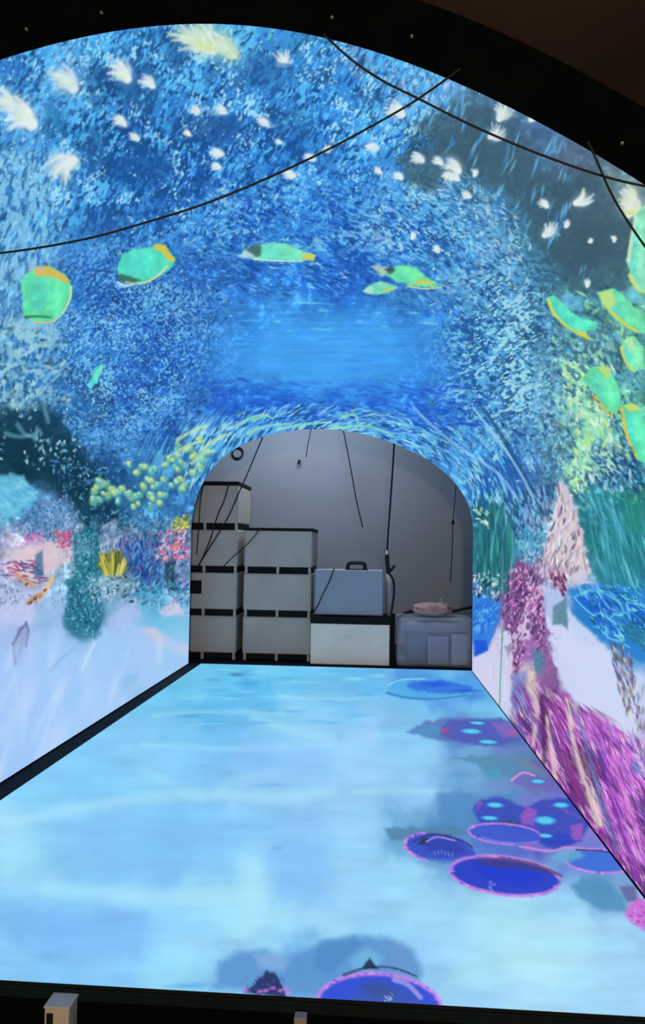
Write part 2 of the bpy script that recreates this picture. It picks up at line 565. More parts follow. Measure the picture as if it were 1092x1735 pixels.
GROUND = """
-120 110 70 140 195/20 110 60 130 190/150 75 70 150 210/250 60 60 140 200/340 60 120 180 200/430 70 90 180 220/520 80 60 140 190/620 110 110 165 220
740 150 110 160 205/820 180 75 115 145/900 230 80 120 165/980 280 85 110 140/1060 340 110 140 150/1200 400 90 120 140/1250 700 60 140 150/1250 1000 45 120 190/1250 1400 180 110 200
-150 300 90 160 205/-150 600 60 120 160/-150 800 40 90 120/-150 1000 170 170 210/-150 1200 165 195 245
20 180 130 180 215/60 140 60 130 190/110 130 120 180 215/170 150 30 80 135/230 140 45 110 180/300 120 50 130 200/380 110 70 150 215/450 120 35 90 155/520 120 50 120 190
600 150 45 115 195/680 180 95 145 190/720 170 70 125 175/800 220 65 100 125/880 260 65 100 125/960 330 62 92 110/1050 400 80 110 120
30 220 95 160 215/90 230 55 130 185/150 220 35 90 150/200 210 30 80 145/260 220 38 95 170/330 200 35 88 150/400 190 50 125 205/470 200 35 95 170/540 210 45 115 195/620 240 75 160 225/690 250 45 90 120/760 270 65 105 130/820 300 60 100 130/900 340 60 95 115/980 420 58 90 105
30 300 85 155 210/100 280 90 160 210/170 300 40 105 175/250 290 25 80 150/330 270 35 90 165/420 280 38 105 190/500 300 40 110 200/580 310 45 115 200/660 320 40 110 190/740 330 50 110 165/820 380 65 120 170/900 420 60 105 125
30 380 75 140 200/100 370 48 108 170/170 370 35 90 165/250 370 38 100 175/340 370 42 108 190/450 370 38 100 190/560 380 38 100 195/660 390 48 115 195/750 400 55 118 190/830 440 70 130 185/900 480 65 115 145/970 470 55 90 110
20 440 110 170 210/150 450 42 98 178/200 520 42 98 180/330 450 42 106 195/420 470 48 116 202/540 470 40 108 202/600 450 38 102 202/780 480 52 120 200/850 520 75 140 190
20 560 85 145 190/60 580 65 125 175/130 540 42 98 170/250 540 42 102 185/330 560 46 112 200/400 560 55 135 220/480 560 62 150 232/560 570 66 156 238/640 570 64 152 236/720 560 50 128 216/780 560 45 110 200/850 580 70 135 190/910 570 70 120 155
20 640 60 115 150/80 640 85 145 180/140 640 50 105 165/220 630 42 98 180/300 640 40 100 190/380 630 55 135 222/460 620 66 158 240/560 620 70 162 242/660 620 64 152 238/720 630 50 130 220/780 640 48 116 202/850 650 75 145 200/920 640 85 135 155
20 700 40 85 110/70 700 35 75 105/140 690 55 115 165/220 700 40 98 180/300 700 37 92 175/380 680 40 98 202/460 690 38 102 210/550 690 42 108 213/640 690 45 113 213/720 690 47 113 213/790 690 45 112 202/860 710 75 135 200/930 740 85 130 145
30 770 20 55 75/110 780 28 75 110/170 790 35 85 140/240 760 55 120 180/300 770 70 130 180/380 740 70 140 200/720 770 65 140 210/780 800 70 150 220/840 780 45 105 185/880 800 75 115 185/920 830 55 100 140/450 720 50 120 205/600 720 55 125 210
25 840 85 170 212/60 880 70 130 180/100 860 100 145 195/140 840 20 60 85/170 900 30 90 110/210 870 40 100 150/250 880 50 110 160/300 860 55 115 175
40 935 200 175 205/110 930 205 190 210/150 960 40 120 140/200 920 110 140 180/195 960 110 120 70/240 960 40 80 160/290 930 130 130 170/260 1000 60 140 190
40 1020 190 200 240/100 1030 150 190 230/140 1040 50 120 150/180 1000 130 180 215/210 1050 170 195 240/270 1050 110 190 230/300 1020 140 190 230
40 1100 165 190 240/100 1100 160 200 245/180 1100 160 200 245/250 1100 172 200 242/300 1090 150 195 228/30 1200 165 195 248/100 1200 170 200 250/180 1180 165 200 248/20 1280 160 195 248/80 1260 170 205 250/250 1160 160 198 240
990 500 80 150 160/1060 520 110 180 165/960 600 95 150 160/1040 600 75 130 150/980 720 110 170 160/1040 780 50 100 140/960 800 100 150 160/1070 720 100 180 165
830 870 30 95 110/820 930 38 115 125/860 900 38 100 135/890 920 75 150 185/870 850 60 100 150
930 880 185 190 210/960 940 205 195 215/990 980 200 200 220/1000 900 30 115 120/1050 860 40 125 120/1050 930 50 145 150/1000 850 50 130 150
1020 1010 40 120 210/1060 1040 40 130 210/1000 1040 45 130 200/1060 1090 70 150 210
880 970 120 85 135/870 1010 100 70 125/865 1040 165 110 185/905 1050 150 95 165/880 1100 150 95 170
820 1050 50 130 225/820 1120 205 210 235/830 1180 195 210 240/860 1080 205 205 240/855 1150 205 205 240
875 1180 130 140 200/905 1160 225 205 190/930 1150 120 100 160/910 1250 90 60 100/890 1230 90 100 160
940 1060 190 215 245/960 1100 205 215 245/1000 1130 205 220 248/1040 1180 200 215 248/1000 1200 195 190 240
960 1250 170 90 190/980 1330 170 90 190/1000 1400 190 100 200/1030 1300 195 120 225/1060 1400 170 100 210/1060 1250 195 190 240/1075 1480 150 70 160/930 1280 225 195 190/985 1370 210 190 205
"""
vault.ground([[float(v) for v in q.split()] for q in GROUND.replace('\n', '/').split('/') if q.strip()])
G = vault
# mottling: water and stone at three grains, calm in the bright middle of the water
cen = np.exp(-(((G.U - 560) / 210) ** 2 + ((G.V - 600) / 90) ** 2) ** 1.5)
low = sstep(960, 1040, G.V)
slate = sstep(0.45, 0.62, np.exp(-(((G.U - 930) / 230) ** 2 + ((G.V - 300) / 190) ** 2)) + 0.0 * G.U) * sstep(640, 720, G.U)
amp = (1 - 0.85 * cen) * (1 - 0.93 * low) * (1 - 0.45 * slate)
n1 = fbm(G.U / 34, G.V / 34, 1, 3) - 0.5
n2 = fbm(G.U / 9, G.V / 9, 21, 3) - 0.5
G.C *= (1 + amp * (0.55 * n1 + 0.6 * n2))[..., None]
hi = sstep(0.14, 0.32, n2 + 0.35 * n1) * amp
G.C += hi[..., None] * np.array([50, 70, 50], np.float32) * 0.6
n3 = fbm(G.U / 60, G.V / 4.5, 31, 2) - 0.5                      # level streaks in the open water
G.C *= (1 + 0.14 * np.exp(-(((G.U - 570) / 260) ** 2 + ((G.V - 590) / 130) ** 2))[..., None] * n3[..., None] * 2)

LITE = [(110, 195, 245), (90, 180, 235), (140, 210, 245), (80, 160, 230), (170, 225, 245)]
DARK = [(25, 65, 130), (30, 75, 145), (22, 58, 115), (35, 85, 160)]
BLUE = [(50, 120, 215), (60, 140, 230), (40, 105, 200)]


def zone(x, y, rx, ry, p=2.0):
    return np.exp(-((((G.U - x) / rx) ** 2 + ((G.V - y) / ry) ** 2) ** (p / 2)))


def flecks(weight, ang, ln, wd, seed, cover, col, grain=60.0, gain=1.0, hard=0.07, gather=0.85):
    """irregular flickers along ang, gathered into drifts of about grain, over the given weight"""
    if isinstance(ang, str):
        a = -np.arctan2(G.V - 915, G.U - 628) + (np.pi / 2 if ang == 'arc' else 0)
        r = np.hypot(G.V - 915, G.U - 628)
        p, q = (-a * 170.0, r) if ang == 'arc' else (r, a * 170.0)
        p, q = (p / ln, q / wd)
    else:
        c, s_ = math.cos(math.radians(ang)), math.sin(math.radians(ang))
        wv = (fbm(G.U / 50, G.V / 50, seed + 3, 2) - 0.5) * 16
        p, q = ((G.U * c - G.V * s_) / ln, (G.U * s_ + G.V * c + wv) / wd)
    f = 0.72 * vnoise(p, q, seed) + 0.28 * vnoise(p * 2.3, q * 2.1, seed + 7)
    drift = (fbm(G.U / grain, G.V / grain, seed + 11, 3) - 0.5) * gather
    th = 1.0 - cover - drift
    m = sstep(th - hard, th + hard, f) * np.clip(weight, 0, 1) * gain
    G.C[:] = G.C + (np.asarray(col, np.float32) - G.C) * m[..., None]


WATER = sstep(30, 70, G.V) * (1 - sstep(760, 840, G.V))
w_top = (1 - sstep(380, 470, G.V)) * (1 - 0.85 * slate) * (1 - sstep(700, 800, G.U))
w_left = zone(180, 580, 190, 170, 4)
w_midc = zone(560, 400, 260, 110, 4) * (1 - cen)
w_right = zone(850, 600, 110, 190, 4)
w_rim = zone(760, 400, 130, 110, 3) * (1 - 0.4 * slate)
w_far = zone(560, 745, 290, 50, 4) + zone(850, 830, 70, 80, 4) + zone(320, 790, 70, 60, 3)
w_bank = (1 - sstep(60, 130, G.U)) * sstep(230, 280, G.V) * (1 - sstep(640, 720, G.V))
flecks(w_top, 60, 13, 5, 101, 0.40, (28, 78, 140), 55, 0.8, 0.1)
flecks(w_top, 62, 12, 5, 111, 0.43, (62, 150, 228), 50, 0.8)
flecks(w_top, 58, 9, 4, 121, 0.33, (88, 188, 246), 44, 0.9)
flecks(w_top, 65, 6, 3.2, 131, 0.2, (165, 225, 250), 40, 0.9)
flecks(w_left, 50, 6, 3.2, 141, 0.42, (28, 74, 150), 80, 0.75)
flecks(w_left, -40, 5, 2.6, 145, 0.40, (46, 116, 205), 80, 0.8)
flecks(w_left, 40, 6, 3, 151, 0.42, (66, 145, 220), 70, 0.75)
flecks(w_left, 48, 4.2, 2.4, 161, 0.33, (120, 202, 245), 60, 0.8)
flecks(w_left, -30, 3.6, 2.2, 165, 0.24, (150, 215, 245), 60, 0.8)
flecks(w_midc, 20, 14, 3.6, 171, 0.44, (28, 84, 180), 90, 0.7, 0.1)
flecks(w_midc, -18, 13, 3.4, 181, 0.40, (70, 155, 232), 90, 0.65, 0.1)
flecks(w_midc, -24, 10, 3, 191, 0.26, (125, 205, 245), 70, 0.7)
flecks(w_rim, -38, 13, 3.4, 201, 0.45, (34, 88, 150), 60, 0.7)
flecks(w_rim, -38, 10, 3.6, 211, 0.42, (100, 190, 240), 55, 0.85)
flecks(w_rim, -35, 7, 3, 221, 0.27, (190, 230, 245), 40, 0.9)
flecks(w_right, 60, 8, 3.4, 231, 0.45, (34, 84, 140), 60, 0.75)
flecks(w_right, -30, 8, 3.6, 241, 0.45, (100, 185, 232), 55, 0.8)
flecks(w_right, 30, 6, 3, 251, 0.32, (165, 225, 238), 45, 0.9)
flecks(w_far, 'arc', 16, 3.4, 261, 0.46, (34, 92, 175), 60, 0.75)
flecks(w_far, 'arc', 14, 3.2, 271, 0.44, (100, 190, 238), 60, 0.8)
flecks(w_far, 'arc', 9, 2.8, 281, 0.28, (170, 230, 235), 50, 0.85)
flecks(w_bank, 80, 16, 4.5, 291, 0.45, (44, 104, 160), 60, 0.7)
flecks(w_bank, 80, 14, 4, 301, 0.44, (140, 205, 240), 60, 0.75)
flecks(w_bank * sstep(520, 560, G.V), 30, 10, 5, 311, 0.42, (160, 210, 222), 50, 0.8)
# dark calm patches and big soft lights of the upper water
for x, y, rx, ry, c, al in ((235, 150, 34, 40, (32, 88, 148), 0.75), (300, 90, 24, 36, (30, 80, 140), 0.6), (240, 285, 56, 34, (30, 88, 160), 0.8), (345, 215, 56, 26, (34, 84, 148), 0.75), (165, 150, 18, 40, (34, 92, 150), 0.6), (90, 200, 20, 30, (40, 110, 170), 0.6), (450, 118, 40, 34, (38, 96, 160), 0.65), (490, 210, 36, 30, (40, 100, 165), 0.55), (160, 255, 22, 40, (36, 90, 150), 0.6), (180, 385, 50, 30, (36, 92, 165), 0.5), (395, 225, 40, 22, (36, 90, 160), 0.5), (20, 118, 24, 20, (50, 120, 200), 0.7)):
    G.poly(ring_pts(x, y, rx, ry), c, al, min(rx, ry) * 1.1, wobble=9)
flecks(w_top, 60, 5, 3, 321, 0.13, (160, 222, 250), 30, 0.8)

# upper water: fine flickering strokes
TOPA = [(-150, 120), (350, 30), (640, 100), (700, 200), (680, 330), (560, 420), (300, 440), (-150, 440)]
G.scatter(TOPA, 500, (3, 9), (1.5, 3.5), 60, 45, DARK, (0.35, 0.8), clump=40)
G.scatter(TOPA, 900, (2.5, 8), (1.2, 3.2), 60, 40, LITE, (0.4, 0.95), clump=48)
MIDL = [(10, 440), (330, 440), (400, 520), (330, 640), (340, 720), (180, 820), (90, 700), (110, 580)]
G.scatter(MIDL, 400, (2.5, 7), (1.2, 2.6), 40, 60, DARK, (0.3, 0.75))
G.scatter(MIDL, 500, (2, 6), (1, 2.2), 40, 60, LITE, (0.3, 0.8))
MIDC = [(300, 330), (700, 330), (820, 480), (760, 560), (640, 480), (420, 500), (340, 560)]
G.scatter(MIDC, 350, (4, 12), (1.2, 2.4), -10, 25, BLUE + DARK, (0.3, 0.7))
G.scatter(MIDC, 300, (3, 10), (1, 2.2), -25, 25, LITE, (0.25, 0.7))
MIDR = [(660, 250), (760, 330), (830, 380), (830, 440), (930, 500), (960, 640), (930, 760), (880, 820), (800, 700), (760, 560), (720, 420)]
G.scatter(MIDR, 350, (3, 9), (1.2, 2.8), -35, 35, DARK + [(35, 80, 120)], (0.3, 0.8))
G.scatter(MIDR, 600, (2.5, 8), (1.2, 2.8), -30, 40, LITE + [(170, 225, 235), (130, 215, 230)], (0.35, 0.95), clump=36)
# level glints in the bright middle
for x, y, w in ((520, 513, 26), (548, 526, 14), (545, 558, 26), (490, 561, 8), (650, 553, 9), (725, 548, 20), (772, 565, 18), (530, 575, 14), (610, 545, 8), (470, 545, 10), (700, 530, 12), (640, 530, 8)):
    G.dab(x, y, w, 2.6, -3, (120, 220, 235), 0.75, 0.7)
G.scatter([(340, 500), (760, 500), (760, 660), (340, 660)], 160, (10, 34), (1, 2.2), 0, 4, [(85, 175, 245), (45, 125, 225), (95, 190, 245)], (0.15, 0.4))
G.scatter([(340, 640), (820, 650), (830, 720), (700, 740), (560, 715), (400, 725)], 330, (5, 16), (1.5, 3.5), -4, 14, [(30, 85, 200), (35, 95, 205), (25, 75, 185)], (0.3, 0.7))
gl = (zone(565, 600, 190, 75, 3) * 0.6)[..., None]
G.C[:] = G.C + (np.array([70, 164, 243], np.float32) * (0.94 + 0.12 * fbm(G.U / 70, G.V / 5, 55, 2))[..., None] - G.C) * gl
# strokes lying around the far arch
ARC = [(330, 800), (345, 745), (420, 690), (560, 680), (700, 715), (800, 770), (880, 850), (830, 900), (800, 850), (740, 780), (660, 745), (560, 722), (460, 728), (390, 765), (340, 830)]
G.scatter(ARC, 400, (4, 12), (1.2, 2.4), 'arc', 14, LITE + [(150, 225, 220)], (0.35, 0.9))
G.scatter(ARC, 150, (4, 11), (1.2, 2.2), 'arc', 14, DARK + [(40, 95, 170)], (0.3, 0.8))
for q in (((400, 722), (430, 706), (455, 702)), ((420, 735), (450, 722), (490, 718)), ((470, 728), (520, 718), (560, 716)), ((580, 706), (600, 703), (606, 716)), ((560, 726), (620, 722), (660, 735)), ((430, 712), (450, 705), (462, 709))):
    G.line(q, 3.5, 2, (150, 225, 190), 0.75)
G.line([(700, 690), (730, 720), (780, 760), (840, 800), (880, 850)], 3, 4, (150, 200, 240), 0.6)
G.line([(810, 680), (850, 740), (900, 830), (920, 870)], 3, 7, (40, 85, 130), 0.7)
G.line([(800, 690), (840, 740), (880, 800), (905, 850)], 2.5, 3, (150, 205, 235), 0.7)

# ---- slate patch at the upper right with falling strands
for q in ([(700, 215), (760, 165), (840, 190), (900, 235), (930, 320), (860, 330), (800, 290), (740, 260)], [(675, 265), (720, 250), (770, 290), (740, 330), (690, 310)], [(950, 310), (1010, 290), (1075, 400), (1060, 500), (960, 500), (955, 400)], [(870, 330), (960, 320), (960, 470), (900, 400)]):
    G.poly(q, (62, 94, 112), 0.75, 24, wobble=10)
for x, y, l in ((725, 200, 34), (782, 205, 26), (775, 180, 30), (860, 280, 26), (845, 320, 30), (905, 280, 30), (945, 240, 26), (955, 290, 20), (870, 240, 30), (905, 330, 26), (850, 370, 26), (765, 235, 20), (940, 400, 40), (935, 350, 26), (800, 260, 22), (700, 190, 26), (880, 350, 26), (820, 230, 22), (958, 350, 16), (992, 470, 18), (870, 400, 30), (890, 380, 24)):
    for k in range(4):
        G.dab(x + random.gauss(0, 6), y + random.gauss(0, 10), l * random.uniform(0.4, 0.9), random.uniform(1.6, 3), 72 + random.gauss(0, 9), random.choice([(70, 150, 215), (110, 185, 230), (60, 130, 200), (130, 200, 235)]), random.uniform(0.4, 0.8), 0.8)
G.scatter([(740, 300), (860, 330), (900, 420), (860, 470), (760, 400)], 260, (3, 9), (1.2, 2.6), -40, 30, LITE + [(190, 225, 240)], (0.4, 0.9))
G.scatter([(640, 85), (760, 128), (760, 190), (660, 200), (640, 130)], 320, (3, 11), (1.3, 2.6), 75, 20, LITE + [(200, 205, 245), (60, 110, 160)], (0.4, 0.9))

# ---- left bank: pale strands and rock
G.scatter([(-100, 250), (60, 260), (110, 330), (90, 440), (30, 460), (-100, 440)], 420, (4, 13), (1.5, 3), 78, 18, LITE + [(40, 95, 160), (30, 80, 140)], (0.35, 0.85))
G.scatter([(-100, 540), (90, 560), (130, 620), (120, 690), (40, 700), (-100, 690)], 380, (3, 12), (2, 5), 20, 40, [(110, 175, 205), (150, 205, 220), (170, 210, 210), (60, 110, 140), (30, 70, 100)], (0.35, 0.85), clump=40)
G.poly([(-60, 690), (40, 700), (80, 680), (120, 740), (190, 830), (210, 890), (190, 920), (150, 900), (90, 830), (40, 815), (-60, 810)], (18, 55, 75), 0.8, 22, wobble=14)
G.scatter([(-40, 640), (90, 630), (160, 760), (150, 840), (90, 800), (-40, 780)], 230, (2, 6), (1.5, 3.2), 70, 40, [(120, 190, 215), (170, 215, 225), (190, 225, 220), (60, 125, 160)], (0.4, 0.9), clump=30)
for q in (((10, 735), (35, 740), (60, 735)), ((60, 745), (64, 728), (70, 735)), ((20, 690), (45, 680), (62, 690)), ((75, 690), (82, 715), (76, 700)), ((20, 600), (50, 620), (80, 610)), ((30, 720), (42, 735), (60, 742))):
    G.line(q, 6, 4, (130, 195, 215), 0.5, 1.0)
G.scatter([(80, 770), (160, 780), (220, 860), (300, 870), (310, 900), (180, 905), (130, 880)], 480, (2, 5), (1, 2.2), 60, 50, [(20, 60, 100), (40, 100, 160), (80, 160, 210), (120, 190, 220)], (0.3, 0.8))
G.poly([(-40, 810), (40, 806), (62, 842), (40, 862), (18, 880), (-40, 900)], (105, 190, 222), 0.9, 10, wobble=6)
G.scatter([(0, 800), (40, 803), (60, 842), (20, 870), (0, 870)], 60, (4, 12), (2, 4), -20, 20, [(140, 215, 240), (80, 165, 205)], (0.3, 0.6))

# ---- white plumes drifting in the upper water
def plume(x, y, size, ang, tint=(205, 222, 238), n=9):
    a0 = math.radians(ang)
    small = size < 18
    size *= 1.22 if small else 1.3
    G.dab(x, y, size * 0.85, size * 0.62, ang, tint, 0.45, 1.0)
    G.dab(x, y, size * (0.75 if small else 0.6), size * (0.5 if small else 0.4), ang, (222, 236, 242) if small else tint, 0.85 if small else 0.6, 0.8)
    for k in range(n):
        f = (k - (n - 1) / 2) / n
        a = a0 + f * 1.5 + random.gauss(0, 0.1)
        l = size * random.uniform(0.6, 1.05) * (1 - 0.5 * abs(f))
        ox, oy = -math.cos(a0) * size * 0.45, math.sin(a0) * size * 0.45
        p = [(x + ox, y + oy), (x + ox + math.cos(a) * l * 0.7, y + oy - math.sin(a) * l * 0.7 + random.gauss(0, 1)), (x + ox + math.cos(a + 0.25) * l * 1.3, y + oy - math.sin(a + 0.25) * l * 1.3)]
        c = random.choice([(235, 242, 240), (215, 230, 242), (225, 240, 228), tint])
        G.line(p, size * 0.17 + 0.8, size * 0.06 + 0.6, c, random.uniform(0.45, 0.8), 0.95)
    for k in range(2):
        G.dab(x + random.gauss(0, size * 0.3), y + random.gauss(0, size * 0.25), size * 0.2, size * 0.12, random.uniform(0, 180), (205, 232, 165), 0.5, 0.95)


for p in ((112, 135, 34, 130), (35, 195, 42, 140), (12, 170, 26, 120), (105, 278, 34, 200), (205, 120, 30, 128), (252, 138, 18, 128), (204, 205, 16, 140), (332, 188, 13, 120), (375, 188, 15, 150), (318, 226, 9, 130),
          (368, 260, 15, 170), (366, 282, 12, 160), (480, 104, 20, 60), (447, 208, 16, 140), (472, 243, 11, 130), (525, 268, 14, 160), (490, 296, 15, 160), (228, 232, 12, 140), (553, 255, 12, 30),
          (852, 190, 22, 60), (840, 228, 18, 20), (818, 148, 14, 150), (903, 198, 13, 50), (672, 185, 22, 130), (708, 268, 15, 150), (768, 280, 22, 130), (742, 272, 12, 140), (760, 298, 14, 150), (922, 345, 12, 130),
          (986, 340, 20, 20), (930, 392, 18, 40), (960, 380, 9, 60), (675, 298, 11, 140), (630, 250, 15, 170), (805, 293, 9, 70), (640, 290, 10, 150), (1040, 405, 7, 90), (1000, 408, 6, 30), (995, 480, 9, 80), (740, 422, 9, 120), (700, 400, 8, 60), (770, 300, 12, 140), (790, 330, 11, 150)):
    plume(*p)
for x, y in ((345, 58), (318, 62), (375, 74), (352, 80), (390, 88), (336, 72)):
    plume(x, y, 30, 115, (190, 220, 190), 7)
G.dab(345, 78, 30, 12, -10, (200, 225, 140), 0.55, 0.9)
G.dab(362, 88, 10, 7, 0, (215, 215, 90), 0.6, 0.9)
for x, y in ((1068, 330), (1076, 352), (1062, 350)):
    plume(x, y, 24, 100, (215, 225, 200), 7)
G.dab(1068, 360, 14, 6, 0, (215, 220, 90), 0.6, 0.9)

# ---- coral garden on the left bank
G.poly([(8, 940), (40, 925), (80, 915), (128, 930), (128, 945), (90, 965), (70, 990), (40, 985), (8, 965)], (222, 200, 212), 0.85, 12, wobble=6)
for x, y, r in ((95, 865, 34), (75, 885, 26), (115, 885, 24), (60, 870, 16)):
    G.dab(x, y, r, r * 0.8, 20, (110, 160, 205), 0.5, 0.9)
G.scatter([(20, 900), (60, 850), (110, 840), (135, 880), (120, 920), (60, 915)], 420, (1.5, 4), (1, 2.2), 60, 50, [(160, 200, 230), (70, 120, 190), (120, 130, 210), (60, 110, 150), (40, 90, 130)], (0.4, 0.9))
G.scatter([(40, 905), (75, 900), (70, 920), (45, 925)], 36, (2, 6), (1.5, 3), 30, 40, [(220, 120, 180), (200, 100, 170), (235, 170, 210)], (0.5, 0.9))
G.scatter([(92, 900), (120, 900), (124, 925), (98, 930)], 46, (2, 7), (1.5, 3.5), 60, 40, [(200, 70, 120), (230, 120, 150), (180, 70, 140)], (0.5, 0.95))
G.scatter([(0, 950), (60, 950), (80, 985), (50, 990), (0, 975)], 70, (4, 12), (1.2, 2.6), -15, 22, [(170, 60, 110), (200, 110, 150), (70, 90, 150), (40, 100, 130), (90, 60, 110)], (0.4, 0.9))
G.poly([(60, 940), (72, 932), (74, 975), (58, 980)], (50, 100, 140), 0.7, 6)
for q, c in ((((30, 975), (48, 988), (58, 992)), (215, 160, 120)), (((60, 1018), (72, 1005), (85, 985)), (220, 175, 130)), (((48, 1022), (60, 1010), (70, 1008)), (205, 140, 90)), (((76, 1000), (84, 990), (88, 978)), (235, 190, 140))):
    G.line(q, 6, 5, c, 0.85, 0.95)
for x, y in ((52, 1021), (60, 1014), (76, 1000), (45, 990)):
    G.dab(x, y, 5, 2.5, 40, (70, 45, 50), 0.8, 0.7)
G.poly([(22, 1088), (30, 1062), (46, 1055), (50, 1068), (42, 1096), (26, 1128), (20, 1115)], (130, 140, 180), 0.55, 6, wobble=5)
for q in (((22, 1090), (24, 1110), (26, 1126)), ((44, 1055), (48, 1070), (44, 1095)), ((24, 1090), (34, 1068), (42, 1060))):
    G.line(q, 3.5, 2.5, (80, 85, 140), 0.65, 1.0)
# teal rocks hanging down on the sand
for q in ([(125, 900), (165, 890), (180, 960), (168, 985), (172, 1040), (165, 1075), (145, 1085), (122, 1078), (108, 1052), (112, 1010), (130, 975)], [(112, 985), (140, 965), (145, 1010), (120, 1040)], [(155, 1050), (172, 1045), (170, 1075), (158, 1085)]):
    G.poly(q, (38, 110, 135), 0.85, 10, wobble=8)
G.scatter([(125, 900), (165, 895), (180, 960), (172, 1040), (160, 1078), (122, 1074), (110, 1040)], 420, (1.5, 4.5), (1, 2), 70, 50, [(20, 65, 90), (90, 180, 205), (60, 140, 180), (30, 90, 120), (120, 200, 215)], (0.4, 0.9))
G.poly([(170, 890), (195, 880), (215, 930), (200, 945), (172, 950)], (140, 165, 200), 0.8, 8, wobble=5)
G.scatter([(170, 890), (195, 880), (215, 930), (172, 950)], 50, (3, 9), (1.2, 2.4), 75, 25, [(190, 205, 225), (90, 110, 170)], (0.4, 0.9))
YCORAL = element('coral_picture', 'displayed yellow-green coral tuft in the picture on the left wall')
G.poly([(164, 955), (172, 940), (195, 932), (214, 940), (220, 962), (212, 972), (176, 972)], (120, 125, 50), 0.75, 6, label=YCORAL, wobble=4)
for k in range(34):
    x = random.uniform(168, 216)
    G.line([(192 + (x - 192) * 0.55, 975 + random.uniform(-6, 2)), (x, random.uniform(934, 958))], 2.4, 1.6, random.choice([(190, 185, 80), (160, 165, 70), (60, 70, 40), (215, 205, 110)]), 0.85, 0.6)
G.poly([(205, 925), (235, 910), (255, 950), (248, 985), (222, 975)], (36, 66, 150), 0.8, 10, wobble=8)
G.scatter([(200, 910), (318, 905), (318, 1000), (230, 1000), (212, 960)], 420, (3, 9), (1.2, 2.8), 80, 28, [(30, 70, 150), (70, 120, 200), (110, 180, 220), (150, 90, 150), (30, 60, 110), (50, 140, 180)], (0.4, 0.9))
G.scatter([(270, 905), (318, 885), (318, 945), (262, 955)], 110, (2, 7), (1.5, 3), 50, 40, [(235, 150, 180), (220, 100, 130), (245, 200, 215), (170, 80, 140)], (0.5, 0.95))
G.dab(296, 925, 9, 7, 20, (225, 130, 130), 0.8, 0.7)
G.scatter([(290, 880), (320, 872), (320, 895), (292, 898)], 40, (3, 8), (1.5, 3), 10, 20, [(225, 220, 90), (200, 200, 80), (120, 140, 60)], (0.6, 0.95))
G.poly([(278, 985), (284, 945), (296, 945), (298, 1000), (288, 1005)], (20, 50, 70), 0.7, 6, wobble=4)
G.scatter([(150, 980), (235, 975), (235, 1020), (150, 1020)], 120, (2, 7), (1.5, 3), 60, 40, [(200, 220, 230), (160, 195, 220), (30, 60, 80), (100, 160, 190)], (0.4, 0.85))
G.scatter([(235, 985), (318, 990), (318, 1040), (235, 1030)], 130, (3, 9), (1.5, 3), 40, 40, [(90, 190, 210), (60, 150, 190), (140, 210, 230), (40, 110, 150)], (0.35, 0.8))
for q, c, a in (([(270, 1035), (300, 1010), (312, 1040), (278, 1045)], (215, 205, 235), 0.8), ([(240, 1065), (262, 1065), (318, 1095), (318, 1112), (270, 1095)], (225, 205, 215), 0.75), ([(205, 1160), (214, 1140), (232, 1140), (240, 1165), (238, 1185), (214, 1190)], (105, 170, 205), 0.6), ([(268, 1050), (318, 1050), (318, 1085), (285, 1085)], (110, 195, 228), 0.6)):
    G.poly(q, c, a, 12, wobble=5)
# light combing over the sand
wsand = sstep(1050, 1120, G.V + 0.12 * (G.U - 160)) * (1 - sstep(318, 330, G.U))
G.C[:] = G.C + (np.array([162, 206, 251], np.float32) - G.C) * (0.55 * wsand)[..., None]
G.scatter([(-100, 1090), (60, 1080), (120, 1100), (260, 1100), (318, 1100), (318, 1125), (7, 1330), (-100, 1330)], 90, (30, 80), (5, 14), 72, 8, [(182, 218, 252), (190, 210, 250), (150, 202, 248), (200, 228, 252), (158, 200, 248)], (0.2, 0.45), 1.0)
G.line([(160, 1090), (150, 1110), (138, 1135)], 4, 3, (205, 235, 250), 0.55, 1.0)
G.line([(88, 1135), (105, 1115), (125, 1100)], 5, 3, (130, 175, 225), 0.45, 1.0)
G.dab(270, 1105, 8, 30, 0, (200, 222, 245), 0.5, 0.9)

# ---- yellow sponge balls
SPONGE = element('sponge_picture', 'displayed cluster of yellow-green sponge balls in the picture on the left wall')
balls = [(160, 832, 10), (176, 820, 11), (190, 830, 10), (206, 828, 9), (182, 840, 9), (168, 846, 8), (158, 850, 9), (200, 846, 7), (214, 836, 7), (222, 842, 9), (226, 858, 8), (240, 790, 8), (256, 798, 9), (250, 812, 9), (244, 826, 8), (236, 838, 8), (255, 838, 9), (262, 822, 8), (272, 838, 8), (276, 812, 7), (270, 852, 8), (256, 860, 6), (218, 785, 7), (232, 800, 7), (286, 776, 8), (300, 772, 9), (312, 788, 8), (305, 812, 9), (318, 818, 9), (308, 826, 8), (326, 800, 8), (338, 790, 9), (345, 778, 9), (330, 770, 8), (296, 790, 7), (322, 760, 8), (352, 766, 8), (302, 756, 6), (340, 745, 8), (290, 822, 7), (280, 786, 6)]
